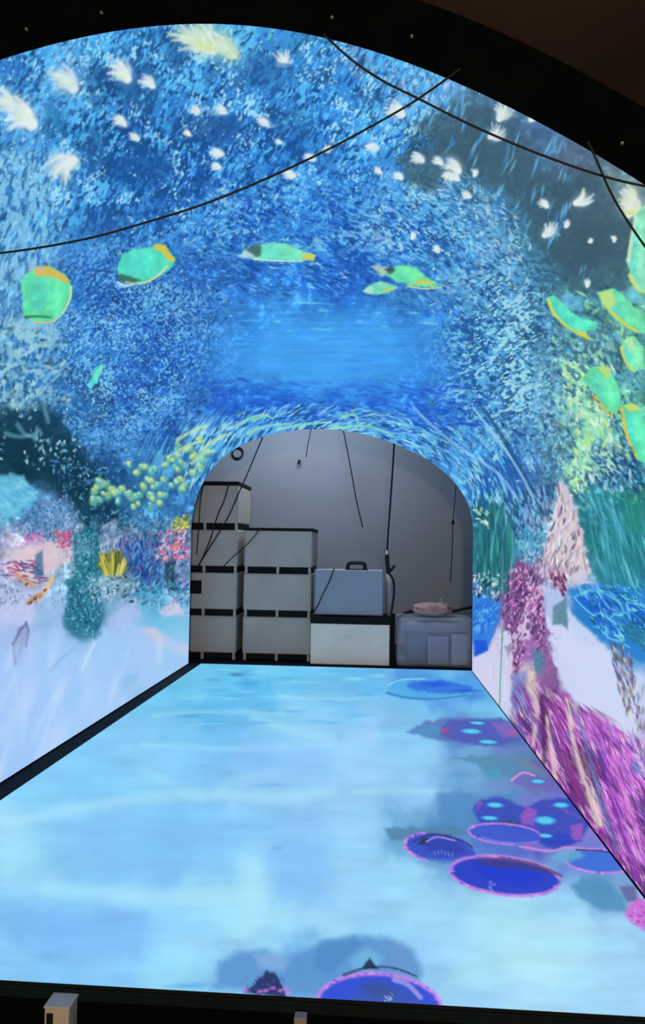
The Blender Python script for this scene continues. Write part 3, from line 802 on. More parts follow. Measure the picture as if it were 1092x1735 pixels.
for x, y, r in balls + [(x + random.uniform(-9, 9), y + random.uniform(-8, 8), r * 0.8) for x, y, r in balls]:
    if x > 312 and y > 806 or x > 345 and y > 770:
        continue
    G.dab(x + 2, y + 4, r * 1.05, r, 0, (58, 135, 165), 0.55, 0.9)
    G.dab(x, y, r * random.uniform(0.8, 1.15), r * random.uniform(0.7, 1), random.uniform(-60, 60), random.choice([(140, 205, 150), (165, 220, 140), (110, 200, 185), (185, 222, 140), (130, 210, 200)]), 0.85, 0.8, label=SPONGE)
    G.dab(x - r * 0.2, y - r * 0.3, r * 0.5, r * 0.4, 0, (215, 238, 180), 0.7, 0.95)
    G.dab(x + random.uniform(-4, 4), y + random.uniform(-4, 4), r * 0.35, r * 0.25, random.uniform(0, 180), random.choice([(70, 140, 150), (200, 230, 200)]), 0.6, 0.9)
for q in (((300, 765), (325, 752), (345, 748)), ((325, 785), (345, 768), (362, 764)), ((345, 760), (365, 745), (390, 735)), ((300, 745), (330, 728), (350, 722))):
    G.line(q, 4, 2.5, (195, 228, 165), 0.7)

# ---- right wall: yellow-green shoal and weed
G.scatter([(930, 500), (1081, 480), (1085, 800), (980, 830), (940, 700)], 420, (4, 13), (2, 5), -55, 30, [(40, 85, 110), (60, 120, 170), (90, 180, 210), (150, 220, 170), (35, 75, 105), (120, 205, 190)], (0.35, 0.85))
for q in ([(945, 615), (975, 610), (995, 640), (990, 680), (975, 660)], [(985, 690), (1005, 680), (1010, 730), (1000, 770), (985, 740)], [(1010, 690), (1030, 700), (1035, 740), (1015, 745)], [(975, 730), (1000, 745), (995, 800), (970, 790)], [(960, 640), (975, 660), (980, 690), (965, 670)], [(955, 790), (975, 775), (985, 830), (965, 835)]):
    G.poly(q, (160, 232, 180), 0.8, 14, wobble=9)
G.scatter([(940, 610), (1040, 620), (1035, 800), (965, 840), (970, 700)], 260, (4, 12), (2, 4.5), -62, 22, [(185, 242, 195), (150, 235, 190), (220, 246, 215), (205, 232, 140), (90, 170, 190), (235, 245, 225)], (0.4, 0.9))
G.scatter([(1000, 760), (1090, 740), (1090, 850), (1010, 830)], 190, (3, 9), (1.5, 3.5), -50, 30, [(25, 65, 110), (35, 85, 130), (120, 190, 220), (180, 220, 225)], (0.4, 0.9))
G.scatter([(905, 600), (960, 640), (970, 780), (930, 820), (890, 700)], 220, (3, 8), (1.5, 3), 80, 40, [(130, 215, 225), (90, 180, 220), (170, 190, 230), (50, 100, 160)], (0.4, 0.85))

FISH = []


def fish(name_label, outline, body, marks):
    e = element('fish_picture', name_label)
    G.poly(outline, body, 1.0, 5, label=e, wobble=3)
    cx, cy = sum(p[0] for p in outline) / len(outline), sum(p[1] for p in outline) / len(outline)
    wd = (max(p[0] for p in outline) - min(p[0] for p in outline)) / 2
    G.poly([(cx + (p[0] - cx) * 0.62 + wd * 0.1, cy + (p[1] - cy) * 0.62) for p in outline], [min(255, c * 1.12) for c in body], 0.55, wd * 0.5, wobble=4)
    G.poly([(cx + (p[0] - cx) * 0.4 - wd * 0.35, cy + (p[1] - cy) * 0.6) for p in outline], (75, 200, 205), 0.45, wd * 0.45, wobble=4)
    w = G.win(min(p[0] for p in outline), max(p[0] for p in outline), min(p[1] for p in outline), max(p[1] for p in outline))
    m = (G.L[w] == e)
    sh = (fbm(G.U[w] / 14, G.V[w] / 14, 17) - 0.5) * 0.28
    G.C[w] *= np.where(m, 1 + sh, 1)[..., None]
    for kind, pts, c, a, wd in marks:
        if kind == 'p':
            G.poly(pts, c, a * 0.92, wd + 2, wobble=2.5)
        else:
            G.line(pts, wd, wd * 0.6, c, a, 0.85)


GRN, YEL, WHT, DRK = (98, 222, 168), (228, 196, 62), (205, 232, 218), (38, 62, 74)
fish('displayed green fish, the roundest, with an orange fin on top, beside the left edge', [(36, 472), (60, 453), (85, 450), (112, 466), (122, 484), (120, 506), (106, 530), (88, 546), (58, 545), (40, 537)], GRN,
     [('p', [(58, 454), (80, 450), (104, 462), (118, 476), (112, 482), (92, 470), (60, 468)], (222, 180, 84), 0.95, 4), ('l', [(50, 456), (60, 452), (72, 460)], (220, 170, 190), 0.8, 4), ('l', [(120, 484), (119, 505), (106, 530), (90, 545)], (220, 232, 170), 0.9, 2.5),
      ('l', [(42, 537), (65, 536), (86, 538)], (52, 100, 60), 0.8, 3), ('l', [(60, 546), (76, 547), (92, 544)], (225, 200, 120), 0.9, 2.5)])
for x, y in ((50, 548), (64, 556), (72, 552)):
    G.dab(x, y, 10, 6, -20, (130, 200, 235), 0.7, 0.8)
fish('displayed green fish with a yellow fin and dark tail, second from the left edge', [(198, 455), (205, 432), (224, 421), (256, 419), (262, 413), (280, 415), (288, 428), (297, 440), (291, 453), (268, 470), (240, 481), (214, 476), (200, 470)], (84, 214, 186),
     [('p', [(257, 420), (263, 413), (280, 414), (287, 428), (297, 440), (290, 446), (278, 436), (274, 426)], YEL, 0.95, 3), ('l', [(284, 450), (266, 468), (240, 480), (212, 478)], (224, 224, 150), 0.9, 2.4), ('p', [(198, 464), (215, 466), (240, 474), (228, 478), (200, 474)], (50, 88, 70), 0.85, 4), ('l', [(198, 478), (212, 484), (226, 482)], (200, 225, 240), 0.85, 3.5)])
fish('displayed long thin green fish with a dark and white head, above the far opening', [(405, 433), (415, 422), (440, 416), (462, 412), (488, 414), (510, 425), (534, 431), (533, 440), (510, 443), (470, 441), (430, 438)], (118, 226, 190),
     [('p', [(413, 424), (428, 416), (442, 416), (441, 434), (426, 436)], (66, 92, 82), 0.9, 5), ('p', [(402, 434), (416, 424), (428, 432), (436, 438), (412, 438)], (190, 220, 235), 0.85, 4), ('l', [(430, 439), (470, 442), (512, 443)], (210, 236, 225), 0.9, 2), ('p', [(510, 432), (524, 428), (535, 432), (532, 441), (514, 442)], (216, 200, 90), 0.95, 3)])
fish('displayed green fish with a yellow belly and trailing tail, nearest the crown on the right side', [(655, 468), (662, 453), (680, 449), (704, 454), (716, 464), (730, 474), (744, 486), (720, 486), (700, 484), (672, 478)], (112, 224, 160),
     [('p', [(628, 452), (642, 448), (656, 452), (660, 464), (646, 468)], (190, 222, 180), 0.85, 5), ('p', [(652, 456), (662, 450), (668, 456), (660, 466)], DRK, 0.8, 4), ('l', [(705, 478), (725, 478), (732, 486)], (222, 200, 80), 0.95, 3.5), ('l', [(690, 485), (720, 489), (748, 487)], (205, 225, 140), 0.85, 2.4)])
fish('displayed small pale green fish swimming close below a larger one', [(615, 492), (626, 482), (645, 477), (660, 482), (672, 489), (660, 496), (640, 500), (622, 497)], (130, 216, 180),
     [('p', [(615, 492), (624, 484), (634, 488), (630, 497)], (190, 225, 215), 0.85, 4), ('l', [(650, 493), (662, 490), (670, 488)], (215, 205, 90), 0.8, 2.5)])
fish('displayed slim green fish tilted steeply, alone on the left wall', [(146, 652), (154, 640), (164, 622), (176, 616), (174, 628), (164, 648), (154, 658)], (84, 210, 205), [('l', [(160, 640), (168, 628), (174, 620)], (150, 225, 150), 0.8, 2.5)])
fish('displayed green fish with yellow back and belly edges, first of the right-hand shoal', [(926, 506), (940, 501), (952, 512), (966, 530), (988, 540), (1010, 545), (1010, 556), (994, 562), (992, 574), (974, 562), (950, 546), (934, 526)], (94, 222, 190),
     [('l', [(928, 508), (936, 528), (956, 550), (982, 568)], (216, 220, 80), 0.9, 4), ('p', [(976, 560), (990, 564), (1000, 575), (986, 574)], (226, 214, 70), 0.95, 3)])
G.poly([(950, 500), (962, 495), (986, 505), (984, 525), (968, 528), (955, 516)], (110, 195, 230), 0.75, 6, wobble=3)
fish('displayed yellow and green fish at the right edge, uppermost below the pale plumes', [(1010, 495), (1040, 488), (1056, 500), (1072, 520), (1092, 530), (1092, 566), (1070, 562), (1050, 548), (1030, 528)], (110, 220, 170),
     [('p', [(1012, 496), (1036, 490), (1042, 510), (1034, 530), (1020, 515)], (205, 226, 130), 0.9, 6), ('l', [(1036, 530), (1060, 550), (1080, 562)], (226, 210, 70), 0.9, 4), ('p', [(1056, 492), (1085, 486), (1088, 512), (1070, 515)], (110, 200, 220), 0.8, 5)])
fish('displayed upright green fish with an orange rim, in the middle of the right-hand shoal', [(1050, 590), (1060, 570), (1076, 570), (1090, 590), (1092, 625), (1072, 630), (1056, 612)], (125, 226, 175), [('l', [(1052, 588), (1058, 612), (1074, 630)], (225, 205, 90), 0.9, 3), ('p', [(1056, 576), (1070, 570), (1076, 590), (1066, 596)], (200, 230, 170), 0.7, 5)])
fish('displayed large green fish diving with an orange tail tip, in the right-hand shoal', [(985, 642), (998, 624), (1022, 618), (1034, 630), (1046, 652), (1052, 680), (1044, 706), (1026, 694), (1004, 668)], (104, 220, 168),
     [('p', [(1012, 620), (1028, 618), (1034, 632), (1026, 642)], (200, 222, 120), 0.9, 5), ('l', [(1004, 668), (1026, 696), (1042, 704)], (228, 186, 66), 0.9, 3.5)])
fish('displayed big green fish with a yellow outline, lowest at the right edge', [(1050, 690), (1066, 682), (1084, 688), (1095, 720), (1095, 790), (1078, 776), (1060, 740)], (98, 222, 176), [('l', [(1052, 692), (1062, 740), (1078, 775)], (222, 196, 66), 0.95, 4), ('p', [(1054, 686), (1074, 682), (1086, 694), (1066, 698)], (205, 222, 110), 0.9, 4)])
fish('displayed pale green fish, tall and narrow, highest at the right edge', [(1062, 440), (1068, 390), (1076, 362), (1095, 345), (1095, 496), (1078, 490), (1068, 474)], (140, 226, 190), [('l', [(1064, 442), (1070, 400), (1078, 366)], (225, 232, 190), 0.8, 4), ('l', [(1066, 466), (1078, 488), (1090, 496)], (218, 222, 110), 0.9, 4)])

# ---- right wall: green curtains, pale cone, violet and blue corals, sand
G.poly([(985, 850), (1010, 835), (1040, 845), (1092, 850), (1092, 1000), (1030, 1000), (990, 970)], (38, 122, 134), 0.8, 18, wobble=8)
G.scatter([(990, 850), (1092, 850), (1092, 1000), (1020, 990)], 110, (14, 46), (1.5, 4), -74, 7, [(80, 180, 205), (60, 160, 180), (120, 210, 228), (30, 105, 110), (50, 140, 165), (70, 165, 205)], (0.3, 0.7), 0.95)
G.poly([(1055, 840), (1092, 840), (1092, 900), (1060, 905)], (46, 140, 112), 0.5, 16)
G.poly([(812, 865), (835, 850), (872, 862), (872, 990), (850, 1000), (808, 990)], (32, 104, 112), 0.75, 12, wobble=6)
G.scatter([(810, 860), (872, 860), (868, 1000), (808, 1000)], 110, (14, 44), (1.5, 3.5), 88, 5, [(60, 150, 160), (24, 84, 90), (90, 180, 200), (40, 130, 110), (30, 80, 110)], (0.35, 0.75), 0.8)
G.scatter([(800, 850), (830, 870), (830, 900), (806, 880)], 40, (3, 7), (1.5, 3), -40, 20, [(210, 230, 215), (150, 200, 190), (30, 90, 90)], (0.5, 0.9))
G.scatter([(803, 970), (845, 970), (845, 1020), (803, 1010)], 60, (3, 7), (1.5, 3), 70, 40, [(215, 230, 225), (130, 190, 190), (20, 60, 70)], (0.5, 0.9))
G.dab(893, 925, 20, 22, 0, (100, 185, 215), 0.75, 0.9)
G.scatter([(872, 900), (915, 895), (915, 950), (880, 950)], 60, (3, 9), (1.5, 3), 80, 30, [(150, 220, 230), (60, 150, 200), (40, 100, 150)], (0.4, 0.8))
G.scatter([(850, 850), (945, 820), (940, 880), (900, 900), (860, 900)], 160, (4, 13), (1.5, 3.2), -70, 18, [(150, 170, 225), (40, 70, 120), (30, 80, 120), (120, 190, 225)], (0.4, 0.85))
CONE = element('coral_picture', 'displayed pale pink pointed coral heap in the picture on the right wall')
G.poly([(944, 815), (952, 812), (972, 850), (985, 900), (1000, 965), (985, 985), (955, 980), (945, 1000), (905, 975), (920, 930), (935, 890), (942, 850)], (208, 202, 220), 0.92, 8, label=CONE, wobble=8)
G.scatter([(944, 820), (975, 870), (995, 960), (950, 985), (912, 968), (938, 880)], 230, (4, 14), (1.3, 3), 78, 16, [(235, 222, 228), (225, 200, 185), (150, 140, 150), (215, 170, 200), (90, 80, 100), (240, 240, 245)], (0.35, 0.8))
G.scatter([(930, 970), (960, 975), (955, 1010), (940, 1000)], 40, (3, 9), (1.5, 3), -70, 15, [(110, 50, 100), (150, 80, 130), (90, 40, 90)], (0.5, 0.9))
VIOLET = element('coral_picture', 'displayed violet coral clump in the picture beside the far opening')
G.poly([(862, 968), (876, 950), (895, 958), (905, 980), (922, 1010), (922, 1060), (935, 1110), (948, 1170), (930, 1165), (910, 1100), (895, 1050), (898, 1000), (885, 1040), (890, 1080), (880, 1140), (866, 1140), (868, 1080), (850, 1050), (852, 1020), (866, 1000)], (128, 84, 144), 0.85, 8, label=VIOLET, wobble=6)
G.scatter([(862, 965), (895, 955), (922, 1010), (925, 1070), (948, 1170), (925, 1160), (895, 1060), (880, 1140), (866, 1140), (850, 1040)], 430, (2.5, 9), (1.2, 2.8), 75, 28, [(190, 120, 195), (215, 160, 215), (90, 50, 100), (160, 80, 150), (70, 50, 100), (225, 190, 225)], (0.45, 0.9))
G.poly([(864, 1082), (876, 1062), (890, 1030), (897, 1035), (898, 1080), (885, 1085)], (222, 205, 235), 0.75, 8)
BCOR = element('coral_picture', 'displayed bright blue coral ball in the picture beside the far opening')
G.poly([(803, 1025), (825, 1012), (840, 1020), (847, 1045), (838, 1070), (828, 1100), (803, 1112)], (48, 125, 222), 0.9, 6, label=BCOR, wobble=4)
G.scatter([(803, 1020), (840, 1020), (845, 1050), (803, 1080)], 70, (3, 8), (1.2, 2.6), 70, 30, [(110, 190, 240), (80, 160, 235), (30, 90, 200)], (0.4, 0.8))
G.poly([(803, 1085), (824, 1085), (826, 1104), (803, 1112)], (26, 80, 212), 0.8, 6)
BLUEC = element('coral_picture', 'displayed bright blue branching coral in the picture on the right wall')
G.poly([(960, 1000), (990, 985), (1020, 1000), (1055, 995), (1092, 1000), (1092, 1125), (1060, 1110), (1020, 1085), (985, 1050)], (42, 126, 206), 0.85, 10, label=BLUEC, wobble=8)
for q, r in (([(972, 1012), (1000, 1000), (1030, 1015), (1040, 1040), (1020, 1050), (995, 1035)], 1), ([(1000, 1045), (1020, 1040), (1045, 1065), (1055, 1085), (1030, 1080)], 1), ([(1010, 1000), (1035, 1005), (1055, 1035), (1040, 1040)], 1), ([(1060, 1020), (1092, 1030), (1092, 1060), (1070, 1055)], 1)):
    G.poly(q, (34, 92, 208), 0.7, 8)
    G.line(q + [q[0]], 2.2, 2.2, (110, 205, 240), 0.75, 0.8)
G.scatter([(975, 995), (1092, 990), (1092, 1110), (1010, 1070)], 200, (4, 14), (1.2, 2.8), -38, 22, [(90, 190, 235), (50, 140, 220), (130, 220, 240), (24, 80, 120), (30, 100, 130)], (0.35, 0.8))
G.poly([(1055, 1055), (1092, 1070), (1092, 1100), (1060, 1080)], (40, 110, 130), 0.6, 8)
# white sand wedge and pale wall
G.poly([(918, 990), (945, 1000), (968, 1040), (1005, 1075), (1035, 1105), (1052, 1190), (1080, 1240), (1092, 1330), (1050, 1290), (1020, 1230), (985, 1200), (955, 1165), (930, 1100), (925, 1040)], (206, 216, 246), 0.92, 10, wobble=4)
G.poly([(918, 985), (930, 985), (955, 1020), (962, 1060), (945, 1060), (935, 1055), (925, 1040)], (150, 190, 235), 0.7, 10)
G.poly([(936, 1030), (958, 1010), (963, 1068), (950, 1058), (936, 1058)], (75, 120, 140), 0.75, 6, wobble=3)
G.poly([(803, 1115), (830, 1100), (848, 1060), (866, 1075), (868, 1140), (864, 1230), (845, 1210), (803, 1150)], (206, 210, 240), 0.9, 6, wobble=2)
G.scatter([(803, 1120), (866, 1080), (866, 1225), (840, 1205)], 36, (10, 28), (1, 2), 88, 3, [(235, 200, 215), (180, 205, 225), (225, 225, 250)], (0.3, 0.6))
G.line([(851, 1062), (848, 1130), (845, 1212)], 1.6, 1.6, (110, 170, 150), 0.9, 0.6)
G.scatter([(1035, 1090), (1065, 1100), (1080, 1180), (1092, 1240), (1060, 1210), (1040, 1140)], 130, (4, 13), (1.3, 3), -72, 12, [(110, 100, 160), (70, 80, 130), (170, 150, 170), (215, 205, 190), (110, 90, 90)], (0.4, 0.85))
G.scatter([(1055, 1170), (1092, 1160), (1092, 1300), (1066, 1240)], 50, (6, 16), (1.5, 3), 85, 10, [(120, 150, 160), (180, 190, 180), (90, 90, 90), (215, 225, 240)], (0.3, 0.7))
# foot of the right wall: rays of purple, cream and teal running towards the visitor
for q, c in (([(866, 1140), (888, 1140), (893, 1235), (866, 1228)], (126, 140, 206)), ([(894, 1140), (918, 1130), (922, 1180), (905, 1230), (902, 1270), (894, 1250)], (228, 208, 196)), ([(920, 1150), (940, 1140), (946, 1190), (930, 1250), (915, 1290), (905, 1270), (910, 1210)], (84, 64, 104)), ([(922, 1225), (932, 1220), (935, 1300), (925, 1300)], (226, 190, 190)),
             ([(940, 1180), (962, 1175), (985, 1250), (1000, 1340), (1010, 1400), (985, 1390), (950, 1330), (936, 1270)], (172, 84, 180)), ([(965, 1185), (985, 1200), (1000, 1280), (985, 1260)], (90, 130, 180)), ([(968, 1250), (985, 1280), (1010, 1340), (1022, 1400), (1005, 1400), (985, 1340)], (224, 208, 206)),
             ([(1000, 1210), (1030, 1220), (1055, 1270), (1092, 1340), (1092, 1500), (1062, 1470), (1035, 1420), (1015, 1330), (1000, 1260)], (190, 104, 212)), ([(900, 1190), (925, 1050), (935, 1110), (945, 1165), (930, 1175)], (140, 100, 160)), ([(905, 1095), (922, 1110), (918, 1140), (902, 1135)], (80, 130, 160))):
    G.poly(q, c, 0.85, 8, wobble=6)
FOOT = [(868, 1228), (935, 1160), (985, 1200), (1040, 1215), (1100, 1320), (1100, 1530), (1076, 1490), (1000, 1400), (930, 1310)]
G.scatter(FOOT, 520, (10, 34), (1.3, 3.4), 'ray', 5, [(215, 120, 225), (150, 60, 150), (90, 40, 110), (230, 160, 235), (120, 80, 190), (175, 80, 170), (235, 215, 215), (60, 60, 120)], (0.35, 0.85), 0.7)
G.scatter([(1000, 1215), (1050, 1240), (1095, 1330), (1095, 1490), (1040, 1420)], 240, (8, 30), (1.3, 3.2), -66, 10, [(240, 140, 235), (205, 110, 230), (150, 90, 220), (120, 60, 150), (225, 180, 245)], (0.4, 0.85), 0.7)
G.scatter([(895, 1200), (930, 1180), (935, 1300), (905, 1280)], 70, (6, 18), (1.3, 3), 82, 8, [(50, 30, 60), (90, 60, 100), (220, 190, 180), (120, 60, 110)], (0.4, 0.85), 0.7)
G.scatter([(868, 1215), (893, 1210), (905, 1270), (885, 1255)], 46, (3, 9), (1.3, 2.8), 60, 25, [(50, 60, 130), (210, 90, 120), (120, 80, 170), (90, 190, 230), (40, 40, 90)], (0.5, 0.9))
for q, c, w_ in (([(985, 1270), (1005, 1340), (1018, 1395)], (236, 222, 214), 5), ([(1000, 1310), (1022, 1380), (1038, 1425)], (100, 130, 160), 4), ([(958, 1200), (985, 1290), (1005, 1380)], (150, 50, 110), 3), ([(1020, 1300), (1050, 1400), (1074, 1478)], (90, 40, 110), 3), ([(1040, 1300), (1060, 1370), (1085, 1450)], (110, 50, 130), 2.5)):
    G.line(q, w_ * 0.6, w_, c, 0.8)
wf = sstep(-8, 8, (G.V - 1165) - 0.55 * (G.U - 925)) * sstep(860, 880, G.U) * sstep(1140, 1200, G.V)
wfo = wf * sstep(0, 40, (G.V - 1190) - 1.0 * (G.U - 960))           # next to the floor
flecks(wf, -63, 40, 3.0, 401, 0.43, (96, 44, 124), 70, 0.65)
flecks(wf, -63, 34, 2.6, 411, 0.42, (222, 128, 232), 60, 0.65)
flecks(wf, -66, 26, 2.2, 421, 0.25, (240, 200, 238), 60, 0.75)
flecks(wf * (1 - sstep(985, 1010, G.U)), -70, 46, 5, 431, 0.32, (226, 205, 190), 80, 0.8)
flecks(wf, -66, 46, 4.5, 441, 0.30, (92, 108, 186), 90, 0.6)
flecks(wfo, -58, 40, 3, 443, 0.42, (70, 36, 92), 60, 0.6)
for q, c, w0, w1, a_ in (([(958, 1185), (972, 1260), (992, 1330), (1016, 1396)], (228, 214, 206), 4, 9, 0.8), ([(975, 1200), (1000, 1290), (1026, 1380), (1046, 1440)], (98, 124, 178), 3, 6, 0.6), ([(1006, 1230), (1030, 1320), (1058, 1420), (1080, 1490)], (150, 74, 196), 5, 10, 0.55), ([(1030, 1260), (1058, 1350), (1092, 1440)], (232, 140, 236), 5, 9, 0.55), ([(940, 1190), (955, 1270), (985, 1360)], (150, 60, 150), 4, 8, 0.6), ([(925, 1215), (932, 1262), (940, 1318)], (226, 204, 196), 4, 6, 0.8), ([(905, 1160), (908, 1210), (903, 1262)], (226, 206, 196), 9, 5, 0.7), ([(918, 1180), (920, 1230), (922, 1290)], (60, 40, 76), 5, 6, 0.7)):
    G.line(q, w0, w1, c, a_, 0.9)
flecks(wf, -63, 30, 2.2, 445, 0.24, (120, 54, 140), 50, 0.7)
wv_ = zone(893, 1040, 45, 110, 4)
flecks(wv_, 75, 6, 3, 451, 0.34, (228, 190, 226), 40, 0.8)
flecks(wv_, 75, 6, 3, 461, 0.32, (84, 60, 112), 40, 0.7)
wl = sstep(850, 880, G.V) * (1 - sstep(1010, 1040, G.V)) * (1 - sstep(318, 330, G.U))
flecks(wl * (G.L == 0), 65, 6, 3, 471, 0.30, (170, 212, 236), 40, 0.32)
flecks(wl * (G.L == 0) * (1 - zone(60, 950, 70, 40, 3)), 60, 5, 2.8, 481, 0.28, (28, 74, 120), 40, 0.4)
wr = zone(1000, 700, 90, 170, 4)
flecks(wr * (G.L == 0), -60, 8, 4.5, 491, 0.33, (190, 242, 205), 45, 0.6)
flecks(wr * (G.L == 0), -60, 7, 4, 501, 0.30, (40, 90, 130), 45, 0.7)
# a thin dark seam where the wall panels end at the floor
# ================================================================= painting the floor screen
FL = """
360 1130 110 200 238/450 1130 120 205 240/560 1130 110 190 238/660 1135 110 185 235/760 1140 120 200 240/330 1160 115 200 238/420 1160 85 175 232/520 1160 110 195 240/620 1165 100 185 240/780 1165 60 130 220/720 1165 60 130 220/850 1210 120 200 240
280 1200 115 200 240/350 1190 95 182 235/430 1190 105 190 238/520 1200 140 208 246/620 1200 140 205 248/720 1200 130 205 245/800 1200 120 195 240
220 1250 128 200 246/300 1240 120 198 244/380 1240 110 190 240/460 1230 130 205 245/540 1240 140 205 248/620 1250 150 205 248/690 1240 130 195 240/780 1245 90 130 200/870 1250 105 120 195
150 1280 125 200 246/250 1290 132 205 248/330 1300 125 196 246/420 1300 125 190 246/500 1290 140 200 248/600 1300 150 205 248/700 1290 140 205 245/800 1290 115 175 220/880 1300 90 140 180/920 1320 110 100 160
60 1330 128 205 248/150 1340 125 200 246/240 1340 132 208 248/330 1350 130 202 246/420 1345 145 210 250/500 1345 150 210 250/600 1340 150 205 248/700 1340 140 200 245/780 1350 105 165 215/860 1340 110 150 205/940 1350 90 95 190
20 1400 148 215 250/100 1400 135 205 248/200 1400 128 198 246/300 1400 124 192 245/400 1400 124 192 245/450 1400 130 198 246/520 1400 135 195 248/600 1400 145 205 248/690 1410 105 165 210/760 1390 85 140 200/830 1400 80 110 200/920 1390 80 80 190/1000 1400 130 130 210
20 1460 150 220 250/100 1460 132 202 247/200 1460 124 192 245/300 1460 122 190 245/390 1460 132 205 247/430 1480 155 222 248/500 1460 132 192 248/600 1460 145 208 248/680 1480 150 215 248/1000 1460 100 130 215/1050 1460 110 140 220
20 1510 128 195 246/120 1520 130 205 248/220 1520 145 215 249/330 1515 150 218 249/430 1520 155 224 249/500 1520 132 195 247/600 1520 150 212 249/720 1550 155 218 249/850 1550 165 225 249/950 1530 150 210 245/1020 1510 90 150 195/1070 1540 140 180 220
20 1570 125 192 246/100 1580 120 182 245/200 1580 125 188 246/300 1580 135 205 248/400 1570 160 226 249/480 1560 150 218 249/560 1570 150 212 248/640 1580 140 205 240/760 1590 150 212 249/860 1590 178 232 249/960 1580 172 228 249/1050 1590 160 215 249
20 1640 130 200 247/100 1640 125 195 246/200 1640 130 200 247/300 1640 145 220 249/400 1620 120 180 230/520 1620 100 165 222/620 1620 105 165 215/720 1620 140 200 245/800 1640 165 222 249/900 1640 180 235 249/1000 1650 165 218 249/1060 1670 160 212 249
900 1700 165 218 249/800 1700 150 205 248/1000 1710 160 215 249/1080 1720 160 212 249/340 1670 125 195 240
"""
S = sand
S.ground([[float(v) for v in q.split()] for q in FL.replace('\n', '/').split('/') if q.strip()], 900.0)
n1 = fbm(S.U / 90, S.V / 22, 41, 3) - 0.5
S.C *= (1 + 0.14 * n1)[..., None]
S.C[:] = S.C + (np.array([182, 222, 253], np.float32) - S.C) * (0.16 * sstep(1150, 1260, S.V) * sstep(90, 150, S.C[..., 0]))[..., None]
# bright ripple lines of the sunlit sand
for q, w_, a in (([(7, 1395), (120, 1372), (250, 1352), (380, 1348), (480, 1352), (560, 1340)], 9, 0.6), ([(7, 1390), (30, 1440), (20, 1490), (80, 1500)], 22, 0.5), ([(80, 1505), (200, 1518), (320, 1520), (420, 1515)], 13, 0.6), ([(420, 1470), (430, 1500), (425, 1525)], 22, 0.55), ([(250, 1310), (300, 1335), (340, 1350)], 9, 0.35), ([(240, 1262), (400, 1268), (560, 1262)], 4, 0.4),
                 ([(430, 1215), (500, 1240), (560, 1252)], 8, 0.5), ([(260, 1212), (360, 1206), (480, 1210)], 4, 0.4), ([(420, 1560), (500, 1545), (560, 1560)], 22, 0.4), ([(370, 1345), (400, 1320), (480, 1310)], 8, 0.35), ([(470, 1180), (560, 1185), (640, 1182)], 3, 0.4), ([(600, 1342), (680, 1340), (760, 1342)], 5, 0.45), ([(300, 1600), (360, 1610), (330, 1650)], 22, 0.35), ([(760, 1600), (860, 1590), (980, 1600)], 32, 0.4), ([(820, 1655), (900, 1640), (960, 1650)], 26, 0.35)):
    S.line(q, w_ * 1.5, w_ * 1.7, (176, 232, 250), a * 0.75, 1.0)
for q, c, a in (([(455, 1430), (560, 1425), (570, 1540), (460, 1530)], (134, 192, 248), 0.5), ([(100, 1390), (380, 1365), (390, 1490), (250, 1500), (110, 1480)], (128, 194, 246), 0.5), ([(20, 1540), (250, 1545), (240, 1620), (20, 1600)], (122, 184, 245), 0.5), ([(400, 1260), (560, 1265), (560, 1325), (420, 1335)], (140, 192, 247), 0.4)):
    S.poly(q, c, a, 40, wobble=10)
for x, y, l, c in ((420, 1158, 34, (70, 165, 225)), (480, 1150, 22, (90, 185, 230)), (330, 1213, 42, (70, 160, 205)), (360, 1152, 20, (80, 165, 215)), (430, 1225, 40, (100, 180, 235)), (560, 1225, 30, (100, 185, 235)), (370, 1170, 26, (90, 180, 235)), (600, 1150, 24, (150, 225, 245)), (720, 1125, 24, (160, 225, 240)), (640, 1145, 20, (140, 215, 240)), (460, 1330, 34, (120, 180, 235)), (400, 1143, 16, (60, 120, 170)), (470, 1437, 12, (115, 170, 225))):
    S.dab(x, y, l, 4, 1, c, 0.65, 0.9)
for k in range(46):
    S.dab(random.uniform(330, 640), random.uniform(1128, 1230), random.uniform(12, 36), random.uniform(1.2, 3), random.gauss(0, 3), random.choice([(150, 220, 248), (80, 170, 230), (160, 225, 248), (95, 185, 238)]), random.uniform(0.25, 0.6), 0.9)

PINK, DBL = (214, 134, 232), (44, 62, 196)
TEAL = (78, 132, 186)


def ring(cx, cy, rx, ry, tilt, t0, t1, n=18):
    c, s = math.cos(math.radians(tilt)), math.sin(math.radians(tilt))
    out = []
    for k in range(n + 1):
        a = math.radians(t0 + (t1 - t0) * k / n)
        x, y = rx * math.cos(a), ry * math.sin(a)
        out.append((cx + x * c - y * s, cy + x * s + y * c))
    return out


